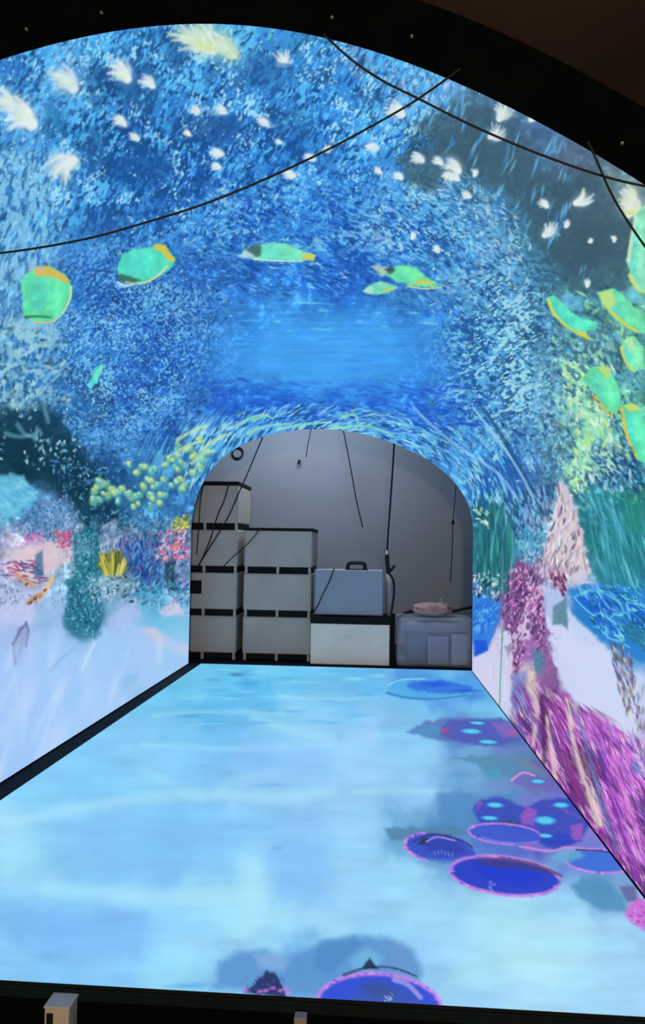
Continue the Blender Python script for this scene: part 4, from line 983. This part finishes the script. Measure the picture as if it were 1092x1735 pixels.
def disc(label, cx, cy, rx, ry, tilt, fill, rim, rim_w, rim_arc, inner=None):
    e = element('coral_disc_picture', label)
    S.poly(ring(cx, cy, rx, ry, tilt, 0, 342), fill, 0.93, 7, label=e, wobble=4)
    if inner:
        S.poly(ring(cx + rx * 0.1, cy - ry * 0.1, rx * 0.6, ry * 0.55, tilt, 0, 342), inner, 0.7, ry * 0.5)
    if rim:
        for t0, t1 in rim_arc:
            S.line(ring(cx, cy, rx, ry, tilt, t0, t1), rim_w * 0.42, rim_w * 0.36, rim, 0.8, 0.9, label=e)
            for k in range(int(rx * 0.5)):
                a = math.radians(random.uniform(t0, t1))
                c, s_ = math.cos(math.radians(tilt)), math.sin(math.radians(tilt))
                x, y = rx * math.cos(a) * random.uniform(0.94, 1.03), ry * math.sin(a) * random.uniform(0.94, 1.05)
                S.dab(cx + x * c - y * s_, cy + x * s_ + y * c, random.uniform(1.5, 5), random.uniform(1, 2.2), random.gauss(0, 25), random.choice([(235, 160, 240), (190, 110, 220), fill, (170, 150, 230)]), 0.7, 0.8)
    return e


def spot(x, y, rx, ry):
    S.dab(x, y, rx * 1.35, ry * 1.5, 0, (40, 90, 200), 0.6, 0.9)
    S.dab(x, y, rx, ry, -3, (90, 210, 240), 0.95, 0.55)


# far pool-blue disc below the cases
S.poly([(655, 1170), (668, 1152), (720, 1148), (780, 1150), (815, 1168), (790, 1180), (700, 1186), (660, 1180)], (84, 172, 232), 0.8, 7, wobble=3)
disc('displayed flat blue disc without a rim, farthest on the floor screen', 745, 1164, 56, 11, 3, (56, 118, 220), None, 0, ())
S.dab(735, 1159, 30, 7, 0, (38, 92, 222), 0.8, 0.8)
S.dab(790, 1170, 26, 4, 0, (46, 98, 210), 0.8, 0.8)
S.line([(655, 1174), (690, 1182), (740, 1184), (790, 1178)], 2.5, 1.5, (60, 130, 190), 0.8)
S.line([(658, 1160), (680, 1152), (720, 1150)], 1.5, 1.5, (150, 225, 240), 0.7)
# second: violet and teal fan with three cyan eyes
S.poly([(690, 1240), (720, 1222), (780, 1215), (850, 1218), (870, 1228), (905, 1262), (860, 1266), (800, 1262), (740, 1254)], (92, 120, 186), 0.9, 8, wobble=4)
F2 = element('coral_disc_picture', 'displayed violet coral fan with three cyan eyes and a red dot on the floor screen')
S.poly([(742, 1240), (765, 1218), (850, 1220), (890, 1250), (850, 1264), (770, 1258)], (84, 92, 184), 0.85, 8, label=F2, wobble=4)
S.poly([(830, 1224), (858, 1224), (886, 1250), (850, 1248)], (140, 110, 190), 0.7, 8)
S.dab(752, 1238, 9, 5, 0, (205, 70, 130), 0.85, 0.8)
S.dab(868, 1240, 12, 6, 20, (190, 90, 160), 0.6, 0.8)
S.poly([(690, 1240), (730, 1226), (750, 1236), (735, 1250)], (80, 150, 200), 0.7, 8)
for q in ((798, 1239, 19, 5), (808, 1225, 15, 3), (826, 1257, 18, 4)):
    spot(*q)
# third: dark teal stretch
S.poly([(760, 1284), (830, 1280), (890, 1290), (922, 1318), (900, 1325), (860, 1316), (820, 1312), (810, 1296)], (88, 140, 178), 0.85, 10, wobble=5)
S.poly([(815, 1308), (845, 1302), (852, 1316), (830, 1320)], (80, 160, 195), 0.8, 5)
S.poly([(870, 1284), (900, 1290), (925, 1312), (890, 1300)], (120, 130, 165), 0.7, 6)
S.poly([(862, 1322), (880, 1306), (905, 1310), (940, 1325), (960, 1345), (920, 1336), (880, 1332)], (112, 108, 190), 0.8, 6, wobble=4)
S.line([(866, 1322), (885, 1309), (905, 1314)], 2.5, 2, (225, 160, 220), 0.8)
spot(911, 1324, 13, 4)
# shade behind the cluster
S.poly([(740, 1345), (770, 1338), (820, 1350), (850, 1340), (920, 1345), (960, 1360), (950, 1385), (800, 1420), (770, 1410), (745, 1375)], (84, 140, 198), 0.8, 14, wobble=8)
S.poly([(650, 1404), (690, 1402), (770, 1400), (790, 1415), (720, 1420), (660, 1424)], (84, 132, 168), 0.85, 9, wobble=4)
S.poly([(880, 1345), (960, 1340), (1010, 1375), (1050, 1430), (1000, 1440), (900, 1440), (870, 1425)], (122, 124, 206), 0.8, 22, wobble=8)
CL = element('coral_disc_picture', 'displayed cluster of blue corals with pink rims and cyan eyes along the right wall')
S.poly([(800, 1372), (815, 1355), (850, 1352), (890, 1366), (920, 1352), (960, 1352), (985, 1375), (1000, 1395), (985, 1425), (940, 1440), (900, 1425), (870, 1412), (810, 1396)], (62, 78, 186), 0.92, 7, label=CL, wobble=6)
for q in ([(880, 1384), (890, 1366), (910, 1372), (902, 1400), (884, 1396)], [(886, 1405), (905, 1425), (900, 1437), (884, 1430)], [(930, 1365), (955, 1370), (990, 1390), (975, 1380)], [(966, 1400), (985, 1395), (988, 1420), (972, 1425)], [(806, 1375), (812, 1358), (818, 1362)]):
    S.poly(q, (176, 96, 196), 0.7, 7, wobble=5)
S.poly([(840, 1392), (870, 1388), (884, 1396), (850, 1400)], (60, 80, 110), 0.7, 6)
S.poly([(905, 1415), (960, 1412), (975, 1428), (930, 1436)], (48, 70, 196), 0.7, 8)
for q in ((923, 1390, 20, 8), (838, 1364, 16, 5), (829, 1386, 16, 4), (950, 1364, 15, 5), (923, 1416, 14, 4)):
    spot(*q)
disc('displayed blue coral disc in a thin pink rim, between the cluster and the largest disc', 855, 1413, 62, 17, 5, (66, 92, 206), PINK, 6, ((70, 350),))
S.line(ring(865, 1418, 50, 10, 4, 20, 160), 2, 2, (120, 140, 225), 0.6)
disc('displayed dark blue coral disc with a dark notch, left of the largest disc', 745, 1438, 60, 25, 10, (58, 80, 196), PINK, 8, ((110, 240),), (52, 66, 172))
S.poly([(705, 1460), (730, 1458), (800, 1455), (780, 1478), (740, 1472)], (110, 160, 215), 0.7, 12, wobble=4)
S.line([(700, 1427), (715, 1418), (740, 1414), (780, 1424), (800, 1436)], 2, 2, (60, 60, 110), 0.85)
S.poly([(705, 1432), (716, 1418), (726, 1420), (722, 1430)], (50, 50, 90), 0.8, 4)
S.line([(722, 1426), (740, 1418), (770, 1424)], 1.8, 1.5, (205, 170, 235), 0.7)
for k in range(6):
    S.dab(736 + k * 6, 1446 + random.uniform(-3, 3), 1.5, 5, 0, (150, 180, 235), 0.6, 0.8)
disc('displayed blue coral disc cut off by the right wall', 1018, 1459, 60, 20, 3, (66, 112, 216), PINK, 7, ((20, 200), (250, 330)))
S.poly([(945, 1440), (975, 1436), (990, 1450), (960, 1462), (930, 1455)], (110, 180, 215), 0.7, 8, wobble=3)
S.line([(880, 1434), (930, 1442), (960, 1436), (1000, 1440)], 2.5, 3, (205, 150, 225), 0.8)
S.line([(975, 1440), (1010, 1441), (1045, 1446)], 2, 1.5, (70, 60, 110), 0.8)
disc('displayed largest blue coral disc in a bright pink rim on the floor screen', 855, 1484, 93, 32, 7, DBL, PINK, 10, ((10, 345),), (36, 64, 212))
S.poly([(800, 1462), (850, 1452), (905, 1462), (950, 1482), (935, 1482), (880, 1472), (840, 1470)], (66, 66, 134), 0.75, 7)
S.line([(812, 1454), (870, 1458), (920, 1470), (952, 1485)], 2.5, 2, (110, 80, 130), 0.85)
for k in range(12):
    S.dab(834 + random.gauss(0, 5), 1502 + random.gauss(0, 5), 2, 1.3, 0, (190, 205, 245), 0.7, 0.8)
S.poly([(966, 1500), (985, 1488), (1030, 1495), (1058, 1520), (1062, 1545), (1020, 1542), (980, 1520)], (84, 146, 190), 0.85, 12, wobble=4)
S.poly([(1048, 1502), (1075, 1500), (1082, 1530), (1062, 1528)], (96, 96, 150), 0.8, 8)
PC = element('coral_disc_picture', 'displayed pink coral tip at the foot of the right wall')
S.poly([(1058, 1550), (1066, 1530), (1082, 1522), (1100, 1530), (1100, 1580), (1074, 1568)], (205, 110, 215), 0.9, 8, label=PC, wobble=6)
for k in range(20):
    S.dab(random.uniform(1062, 1095), random.uniform(1535, 1565), 4, 2, random.uniform(0, 180), random.choice([(235, 170, 240), (150, 60, 170), (225, 130, 225)]), 0.7, 0.7)
# near edge: dome of shade, dark cone, big disc
S.poly([(362, 1672), (372, 1632), (400, 1614), (450, 1610), (485, 1625), (500, 1620), (540, 1598), (600, 1586), (660, 1588), (700, 1610), (715, 1640), (712, 1690), (560, 1690), (480, 1682)], (92, 148, 208), 0.85, 18, wobble=5)
S.poly([(430, 1618), (470, 1612), (490, 1628), (480, 1645), (440, 1640)], (140, 180, 228), 0.7, 14)
S.poly([(590, 1625), (620, 1605), (650, 1620), (640, 1640), (600, 1645)], (120, 195, 232), 0.6, 16)
S.poly([(540, 1595), (600, 1586), (612, 1600), (560, 1650), (530, 1640)], (78, 138, 198), 0.7, 16)
S.poly([(650, 1590), (692, 1604), (704, 1650), (680, 1650), (660, 1625)], (110, 150, 208), 0.6, 14)
S.dab(320, 1670, 50, 6, 2, (95, 170, 225), 0.7, 0.9)
CN = element('coral_disc_picture', 'displayed dark pointed coral cone at the near edge of the floor screen')
S.poly([(412, 1682), (435, 1662), (452, 1645), (466, 1648), (480, 1672), (486, 1690)], (42, 52, 104), 0.92, 5, label=CN, wobble=3)
for k in range(46):
    S.dab(random.uniform(415, 484), random.uniform(1655, 1684), 2.2, 1.4, random.uniform(0, 180), random.choice([(90, 120, 190), (25, 30, 60), (120, 90, 170), (60, 80, 140)]), 0.7, 0.7)
for x, y in ((416, 1678), (450, 1678), (462, 1674), (475, 1678), (488, 1682), (440, 1680), (484, 1674)):
    S.dab(x, y, 7, 3.5, 10, (205, 120, 225), 0.85, 0.8)
disc('displayed half blue coral disc in a thick pink rim, cut by the near edge of the floor screen', 642, 1706, 106, 56, 4, (52, 78, 214), PINK, 13, ((170, 360),), (64, 92, 178))
S.poly([(610, 1668), (640, 1662), (672, 1675), (668, 1690), (630, 1690)], (60, 84, 140), 0.6, 14)
S.line([(668, 1660), (690, 1668), (712, 1690)], 6, 5, (165, 160, 235), 0.8)
S.line([(582, 1652), (620, 1640), (665, 1640), (705, 1654)], 3, 2, (60, 66, 120), 0.85)
S.poly([(612, 1641), (620, 1630), (626, 1623), (634, 1634), (642, 1642)], (34, 50, 80), 0.92, 4)
for k in range(14):
    S.dab(658 + random.gauss(0, 8), 1690 + random.gauss(0, 5), 2, 1.6, 0, (200, 220, 245), 0.75, 0.8)
# ---- build the LED surfaces and their picture elements
lin_v, lin_f = vault.finish(), sand.finish()


def led_parts(show, lin, root, base_name):
    fl = show.L[:-1, :-1]
    obj(base_name, show.mesh(base_name, fl == 0, lin), M_LED, root)
    for e in sorted(set(np.unique(fl)) - {0}):
        me = show.mesh(PART_NAMES[e][0], fl == e, lin)
        if me is None:
            continue
        o = obj(PART_NAMES[e][0], me, M_LED, root)
        if PART_NAMES[e][1]:
            o['label'] = PART_NAMES[e][1]


tunnel = thing('led_tunnel', 'arched tunnel screen glowing with a blue underwater scene of fish and corals', 'screen', (0, 5.5, 0))
led_parts(vault, lin_v, tunnel, 'display_surface')
floor_screen = thing('floor_screen', 'glowing pale blue floor screen showing sand and blue coral discs', 'screen', (0, 5.5, 0))
led_parts(sand, lin_f, floor_screen, 'display_surface')
# its thickness under the pixels
obj('panel_body', bx((FX0, Y_FLOOR, -0.012), (FX1, Y_FAR, -0.0006)), M_BLACK, floor_screen)


def shell(y0, y1, in0, in1, t0, t1):
    """a hollow arch of even thickness between two depths, standing off the display by in0 .. in1"""
    bm = bmesh.new()
    rings = []
    for y, t in ((y0, t0), (y1, t1)):
        x, z = section(14, 90, t)
        dx, dz = np.gradient(x), np.gradient(z)
        l = np.hypot(dx, dz)
        nx, nz = -dz / l, dx / l
        for off in (in0, in1):
            rings.append([bm.verts.new((x[i] + nx[i] * off, y, max(z[i] + nz[i] * off, -0.148 if i in (0, len(x) - 1) else -9))) for i in range(len(x))])
    a, b, c, d = rings                                        # inner/outer at y0, inner/outer at y1
    n = len(a)
    for i in range(n - 1):
        for p, q in ((a, c), (c, d), (d, b), (b, a)):
            bm.faces.new((p[i], p[i + 1], q[i + 1], q[i]))
    bm.faces.new((a[0], b[0], d[0], c[0]))
    bm.faces.new((a[-1], c[-1], d[-1], b[-1]))
    bmesh.ops.recalc_face_normals(bm, faces=bm.faces)
    return bm


obj('casing', shell(Y_FAR, Y_NEAR + 0.002, 0.004, 0.07, 0, 1), M_BLACK, tunnel)
fascia = obj('mouth_frame', shell(Y_NEAR, Y_NEAR - 0.008, 0.0, 0.17, 1, 1), M_FRAME, tunnel)
for px, py in ((45, 50), (172, 22), (562, 30), (697, 62), (1053, 243)):
    p = at(px, py, Y_NEAR - 0.008)
    bm = bmesh.new()
    bmesh.ops.create_cone(bm, cap_ends=True, segments=12, radius1=0.0052, radius2=0.003, depth=0.005, matrix=Matrix.Translation((p[0], p[1] - 0.0023, p[2])) @ Matrix.Rotation(math.pi / 2, 4, 'X'))
    obj('screw', bm, M_STEEL, fascia)

# ================================================================= objects
def A(px, py, y):
    return tuple(float(v) for v in at(px, py, y))


# ---- stacked transport crates
CY = 9.72                                                       # depth of their front faces
CD = 0.95
XL0, XL1 = A(287, 1000, CY)[0], A(401, 1000, CY)[0]
XR0, XR1 = A(412, 1000, CY)[0], A(527, 1000, CY)[0]
ZB = -0.012
STEP = (A(467, 958.5, CY)[2] - A(467, 1106, CY)[2]) / 2
GAP = 0.088


def crate(x0, x1, z0, body_top, label, group, lid=False):
    """standing at z0 on three skids: skids, black block darkening the slot, panelled body"""
    xm = (x0 + x1) / 2
    t = thing('crate', label, 'crate', (xm, CY, z0), group)
    obj('body', bx((x0, CY, z0 + GAP), (x1, CY + CD, body_top), 0.012), M_CRATE, t)
    w = 0.034
    for sx in (x0 + 0.012, xm - w / 2, x1 - 0.012 - w):
        obj('skid', bx((sx, CY + 0.012, z0 + 0.001), (sx + w, CY + CD - 0.02, z0 + GAP + 0.001), 0.003), M_CRATE2, t)
    obj('slot_shade', bx((x0 + 0.01, CY + 0.05, z0 + 0.012), (x1 - 0.01, CY + CD - 0.03, z0 + GAP - 0.004)), M_BLACK, t)  # black block put in so the slot between the skids reads as shade
    if lid:
        obj('lid', bx((x0 - 0.006, CY - 0.008, body_top - 0.004), (x1 + 0.006, CY + CD, body_top + lid), 0.006), M_BLACK, t)
    else:
        obj('lid', bx((x0 + 0.012, CY - 0.004, body_top - 0.02), (x1 - 0.012, CY + 0.01, body_top - 0.008), 0.002), M_CRATE2, t)
    # front edge battens
    for sx in (x0 + 0.004, x1 - 0.024):
        obj('edge_batten', bx((sx, CY - 0.005, z0 + GAP + 0.01), (sx + 0.02, CY + 0.01, body_top - 0.022), 0.002), M_CRATE2, t)
    return t


g = 'stacked crates in the storage room'
for k, lab in enumerate(('grey crate at the bottom of the three-high stack, beside the off-white case', 'grey crate in the middle of the three-high stack', 'grey crate with a black top edge, topmost of the three-high stack')):
    z0 = ZB + k * STEP
    crate(XR0, XR1, z0, z0 + STEP, lab, g, 0.035 if k == 2 else False)
for k, lab in enumerate(('grey crate at the bottom of the four-high stack by the tunnel edge', 'grey crate with a dark patch, second from the floor in the four-high stack', 'grey crate third from the floor in the four-high stack, cords crossing it', 'grey crate under a black lid, topmost of the four-high stack')):
    z0 = ZB + k * STEP
    c = crate(XL0, XL1, z0, z0 + STEP if k < 3 else A(370, 822, CY)[2], lab, g, 0.05 if k == 3 else False)
    if k == 1:
        a, b = A(319, 983, CY), A(341, 1006, CY)
        o = obj('hand_hole', bx((a[0] - 0.12, CY - 0.003, b[2]), (b[0], CY + 0.004, a[2]), 0.002), M_BLACK, c)
        o['label'] = 'dark green-black patch on the crate front'

# ---- the off-white case and the blue-grey case on it
WY = 9.45
a, b = A(526, 1056, WY), A(659, 1126, WY)
t = thing('transport_case', 'off-white case with a black lid band and small latch, standing on the floor', 'case', ((a[0] + b[0]) / 2, WY, -0.012))
obj('body', bx((a[0], WY, 0.004), (b[0], WY + 0.62, a[2]), 0.012), M_WHITE, t)
ztop = A(590, 1045, WY)[2]
obj('lid', bx((a[0] - 0.004, WY - 0.006, a[2] + 0.001), (b[0] + 0.004, WY + 0.63, ztop), 0.008), M_BLACK, t)
obj('foot', bx((a[0] + 0.03, WY + 0.02, -0.011), (b[0] - 0.03, WY + 0.6, 0.005)), M_RUBBER, t)
c = A(590, 1079, WY)
bm = bmesh.new()
add_box(bm, (c[0] - 0.05, WY - 0.006, c[2] - 0.006), (c[0] + 0.05, WY + 0.004, c[2] + 0.006), 0.004)
add_box(bm, (c[0] - 0.015, WY - 0.01, c[2] - 0.012), (c[0] + 0.015, WY + 0.004, c[2] + 0.014), 0.004)
obj('latch', bm, M_STEEL, t)
BY = WY + 0.07
a, b = A(533, 965, BY), A(648, 1045, BY)
t = thing('equipment_case', 'blue-grey case with a black top handle, standing on the off-white case', 'case', ((a[0] + b[0]) / 2, BY, ztop))
obj('body', bx((a[0], BY, ztop + 0.012), (b[0], BY + 0.45, a[2]), 0.014), M_BLUE, t)
for sx in (a[0] + 0.04, b[0] - 0.10):
    obj('foot', bx((sx, BY + 0.03, ztop + 0.0005), (sx + 0.06, BY + 0.42, ztop + 0.014)), M_RUBBER, t)
for sx in (a[0] - 0.004, b[0] - 0.012):
    obj('edge_rail', bx((sx, BY - 0.006, ztop + 0.012), (sx + 0.016, BY + 0.012, a[2] + 0.003), 0.003), M_GREYBOX, t)
h0, h1 = A(588, 962, BY), A(618, 962, BY)
hz = A(600, 954, BY)[2]
hd = obj('handle', tube([(h0[0], BY + 0.1, a[2] - 0.01), (h0[0] + 0.015, BY + 0.1, hz - 0.012), ((h0[0] + h1[0]) / 2, BY + 0.1, hz), (h1[0] - 0.015, BY + 0.1, hz - 0.012), (h1[0], BY + 0.1, a[2] - 0.01)], 0.024), M_RUBBER, t, True)
obj('handle_plate', bx((h0[0] - 0.03, BY + 0.06, a[2] - 0.004), (h1[0] + 0.04, BY + 0.14, a[2] + 0.012), 0.004), M_RUBBER, t)

# ---- pale tube and dark post beside the cases
a, b = A(654, 970, 9.66), A(664, 1046, 9.66)
bm = bmesh.new()
xm = (a[0] + b[0]) / 2
add_tube(bm, [(xm, 9.74, ztop - 0.001), (xm, 9.74, a[2])], (b[0] - a[0]) / 2, 20)
t = tag(obj('card_tube', bm, M_TUBE, None, True), 'pale upright tube standing on the off-white case beside the blue-grey one', 'tube')
a, b = A(660, 1040, 9.72), A(668, 1128, 9.72)
t = thing('filler', 'short black post standing in for the dark gap between the off-white case and the plastic-wrapped bundle', 'filler', ((a[0] + b[0]) / 2, 9.72, -0.012))  # black upright stands in for the shaded gap here
obj('upright', bx((a[0] + 0.004, 9.68, 0.01), (b[0], 9.76, a[2]), 0.006), M_BLACK, t)
obj('base_plate', bx((a[0] + 0.002, 9.64, -0.0115), (b[0] + 0.002, 9.84, 0.012), 0.004), M_BLACK, t)

# ---- plastic-wrapped bundle with a soft parcel on top
PY = 9.5
a, b = A(673, 1046, PY), A(803, 1131, PY)
t = thing('wrapped_bundle', 'bundle of cartons wrapped in clear wrinkled plastic film, next to the tunnel wall', 'bundle', ((a[0] + b[0]) / 2, PY, -0.012))
bm = bx((a[0], PY, -0.008), (b[0], PY + 0.62, a[2]), 0.05, 3)
bmesh.ops.subdivide_edges(bm, edges=bm.edges[:], cuts=5, use_grid_fill=True)
from mathutils import noise as mnoise
for v in bm.verts:
    n = mnoise.noise_vector(v.co * 5.0) * 0.016 + mnoise.noise_vector(v.co * 14.0) * 0.007
    if v.co.z < 0.03:
        n.z = max(n.z, 0) * 0.2
    v.co += n
    v.co.z = max(v.co.z, -0.0115)
obj('film', bm, wrap, t, True)
for (x0, y0, x1, y1), m, dy, d in (((689, 1070, 720, 1126), M_OLIVE, 0.06, 0.3), ((724, 1078, 759, 1127), M_GREYBOX, 0.05, 0.3), ((678, 1054, 795, 1072), M_GREYBOX, 0.10, 0.4), ((764, 1074, 792, 1127), M_BLUE, 0.09, 0.35)):
    p, q = A(x0, y0, PY + dy), A(x1, y1, PY + dy)
    obj('carton', bx((p[0], PY + dy, max(q[2], 0.004)), (q[0], PY + dy + d, p[2]), 0.008), m, t)
p = A(735, 1034, PY)
bm = bmesh.new()
bmesh.ops.create_icosphere(bm, subdivisions=4, radius=1.0)
zt = a[2] + 0.014
for v in bm.verts:
    d = v.co.normalized()
    f = (abs(d.x) ** 3.2 + abs(d.y) ** 3.2 + abs(d.z) ** 3.2) ** (-1 / 3.2)
    n = 1 + 0.16 * mnoise.noise(d * 2.2) + 0.05 * mnoise.noise(d * 6)
    z = d.z * f * 0.082 * n
    v.co = Vector((p[0] + d.x * f * 0.235 * n, PY + 0.26 + d.y * f * 0.19 * n, zt + max(0.0, z + 0.074 + 0.02 * d.x * 0)))
parcel = thing('soft_parcel', 'pinkish-brown soft parcel lying on the plastic-wrapped bundle', 'parcel', (p[0], PY + 0.26, zt))
obj('cloth', bm, M_PINK, parcel, True)
q0, q1 = A(752, 1028, PY + 0.2), A(746, 1014, PY + 0.2)
obj('tied_end', tube([q0, ((q0[0] + q1[0]) / 2 + 0.004, q0[1], (q0[2] + q1[2]) / 2), q1], [0.02] * 12 + [0.014] * 12 + [0.006], 8), M_TUBE, parcel, True)
tag(obj('cable', tube([A(672, 1047, 10.15), A(690, 1037, 10.17), A(712, 1034, 10.18), A(760, 1036, 10.18), A(790, 1030, 10.18), A(815, 1026, 10.18)], 0.022), M_RUBBER, None, True), 'thick black cable passing level behind the pinkish-brown parcel', 'cable')

# ---- cords hanging in the storage room
ZC = 4.4


def top_of(px, py, px2, py2, y):
    """where the line through two picture positions meets the storage ceiling, at depth y"""
    p, q = np.array(A(px, py, y)), np.array(A(px2, py2, y))
    return tuple(p + (q - p) * ((ZC - p[2]) / (q[2] - p[2])))


FYC = CY - 0.035
tag(obj('hanging_cord', tube([top_of(420, 800, 447, 735, FYC), A(447, 735, FYC), A(420, 800, FYC), A(403, 838, FYC), A(384, 880, FYC), A(352, 932, FYC), A(331, 966, FYC)], 0.008), M_RUBBER, None, True), 'black cord slanting down across the front of the four-high crate stack', 'cord')
tag(obj('hanging_cord', tube([A(387, 820, FYC - 0.05), A(380, 846, FYC - 0.05), A(368, 874, FYC - 0.05), A(355, 916, FYC - 0.05), A(338, 955, FYC - 0.05), A(329, 966, FYC - 0.05)], 0.008), M_RUBBER, None, True), 'short black cord hanging from the black lid of the tallest crate stack', 'cord')
tag(obj('hanging_cord', tube([A(440, 896, FYC), A(428, 912, FYC), A(413, 927, FYC), A(390, 948, FYC), A(374, 964, FYC)], 0.006), M_RUBBER, None, True), 'thin black cord running aslant between the two crate stacks', 'cord')
tag(obj('hanging_cord', tube([A(345, 818, FYC), A(339, 850, FYC), A(337, 888, FYC), A(334, 925, FYC), A(333, 940, FYC)], 0.007), M_RUBBER, None, True), 'short black cord down the left side of the tallest crate stack', 'cord')
RY = 11.55
tag(obj('hanging_cord', tube([top_of(521, 755, 525, 735, RY), A(525, 735, RY), A(521, 755, RY), A(518, 775, RY)], 0.007), M_RUBBER, None, True), 'short black cord ending high in front of the grey wall', 'cord')
tag(obj('hanging_cord', tube([top_of(591, 778, 582, 733, RY), A(582, 733, RY), A(591, 778, RY), A(603, 845, RY), A(614, 893, RY)], 0.009), M_RUBBER, None, True), 'black cord slanting down the middle of the grey wall', 'cord')
t = thing('hanging_cord', 'straight black cord with a plug at its end, hanging beside the blue-grey case', 'cord', A(667, 757, 9.6))
obj('wire', tube([top_of(663, 830, 667, 757, 9.6), A(667, 757, 9.6), A(661, 850, 9.6), A(657, 905, 9.6), A(655, 945, 9.6)], 0.012), M_RUBBER, t, True)
c = A(655, 936, 9.6)
obj('connector', tube([(c[0], c[1], c[2] + 0.025), c, (c[0], c[1], c[2] - 0.025)], 0.022, 12), M_STEEL, t, True)
obj('plug', tube([A(655, 940, 9.6), A(656, 956, 9.6), A(658, 972, 9.6)], 0.028, 12), M_RUBBER, t, True)
obj('hook', tube([A(657, 971, 9.6), A(664, 964, 9.6), A(668, 958, 9.6)], 0.018, 10), M_RUBBER, t, True)
obj('tail', tube([A(658, 970, 9.6), A(666, 984, 9.62), A(667, 1005, 9.62), A(664, 1030, 9.62), A(662, 1045, 9.62)], 0.014, 10), M_RUBBER, t, True)
t = thing('hanging_cord', 'thin cord with a small black clip, hanging near the tunnel wall', 'cord', A(770, 840, RY))
obj('wire', tube([top_of(768, 880, 771, 835, RY), A(771, 835, RY), A(767, 885, RY), A(766, 930, RY), A(763, 985, RY)], 0.006), M_RUBBER, t, True)
c = A(767, 885, RY)
obj('clip', bx((c[0] - 0.022, c[1] - 0.02, c[2] - 0.03), (c[0] + 0.022, c[1] + 0.02, c[2] + 0.03), 0.012), M_RUBBER, t)
BYC = BY - 0.022
tag(obj('hanging_cord', tube([A(566, 962, BYC), A(558, 984, BYC), A(548, 1004, BYC), A(536, 1030, BYC), A(527, 1043, BYC)], 0.007), M_RUBBER, None, True), 'black cord lying across the front of the blue-grey case', 'cord')
# wall bits
c = A(507, 782, 11.8)
bm = bmesh.new()
add_tube(bm, [(c[0], 11.8, c[2] + 0.01), (c[0], 11.74, c[2])], 0.022, 10)
add_tube(bm, [(c[0], 11.75, c[2]), (c[0] - 0.012, 11.74, c[2] - 0.045)], 0.018, 10)
tag(obj('wall_hook', bm, M_RUBBER, None, True), 'small black hook alone on the upper grey wall', 'hook')
c = A(402, 767, 11.76)
pts = [(c[0] + 0.085 * math.cos(k * math.pi / 12), 11.775, c[2] + 0.085 * math.sin(k * math.pi / 12)) for k in range(-14, 13)]
tag(obj('cable_loop', tube(pts, 0.013, 8, 2), M_RUBBER, None, True), 'black loop of cable hanging high on the grey wall above the tallest crate stack', 'cable')

# ---- cables strung across the tunnel mouth
MY = Y_NEAR - 0.025
def mouth_cable(pts, label, off=0.0):
    tag(obj('cable', tube([A(x, y, MY - off) for x, y in pts], 0.0031, 8, 14), M_RUBBER, None, True), label, 'cable', None)


mouth_cable([(-330, 372), (-240, 420), (-120, 436), (7, 428), (140, 406), (250, 376), (350, 344), (450, 303), (550, 256), (650, 202), (710, 166), (772, 122), (778, 116)], 'long black cable sagging from the crown of the mouth down to its left side')
mouth_cable([(548, 58), (556, 66), (600, 105), (650, 138), (708, 167), (800, 213), (900, 256), (1000, 292), (1080, 313), (1150, 322), (1230, 318), (1290, 300)], 'black cable crossing the long one near the crown and running off above the shoal', 0.012)
mouth_cable([(995, 240), (1003, 256), (1018, 290), (1030, 318), (1050, 355), (1081, 402), (1130, 470), (1200, 560), (1290, 660), (1390, 740)], 'short steep black cable at the right shoulder of the mouth', 0.024)

# ---- small boxes on the hall floor against the platform front
SY = 2.556
a, b = A(82, 1697, 2.50), A(122, 1735, 2.50)
t = thing('junction_box', 'small white box on the floor against the dark platform edge', 'box', ((a[0] + b[0]) / 2, 2.51, -0.15))
zt = A(100, 1709, 2.47)[2]
obj('body', bx((a[0], 2.47, -0.149), (b[0], 2.545, zt), 0.004), M_PLUG, t)
obj('lid', bx((a[0] - 0.003, 2.467, zt - 0.002), (b[0] + 0.003, 2.548, zt + 0.006), 0.003), M_PLUG, t)
obj('socket', bx((a[0] + 0.008, 2.466, zt - 0.06), (a[0] + 0.03, 2.475, zt - 0.016), 0.002), M_BLACK, t)
a, b = A(498, 1722, 2.50), A(519, 1735, 2.50)
tag(obj('plug', bx((a[0], 2.49, -0.149), (b[0], 2.53, a[2]), 0.004), M_GREYBOX), 'tiny grey plug on the floor in front of the platform, under the dark coral cone', 'plug')
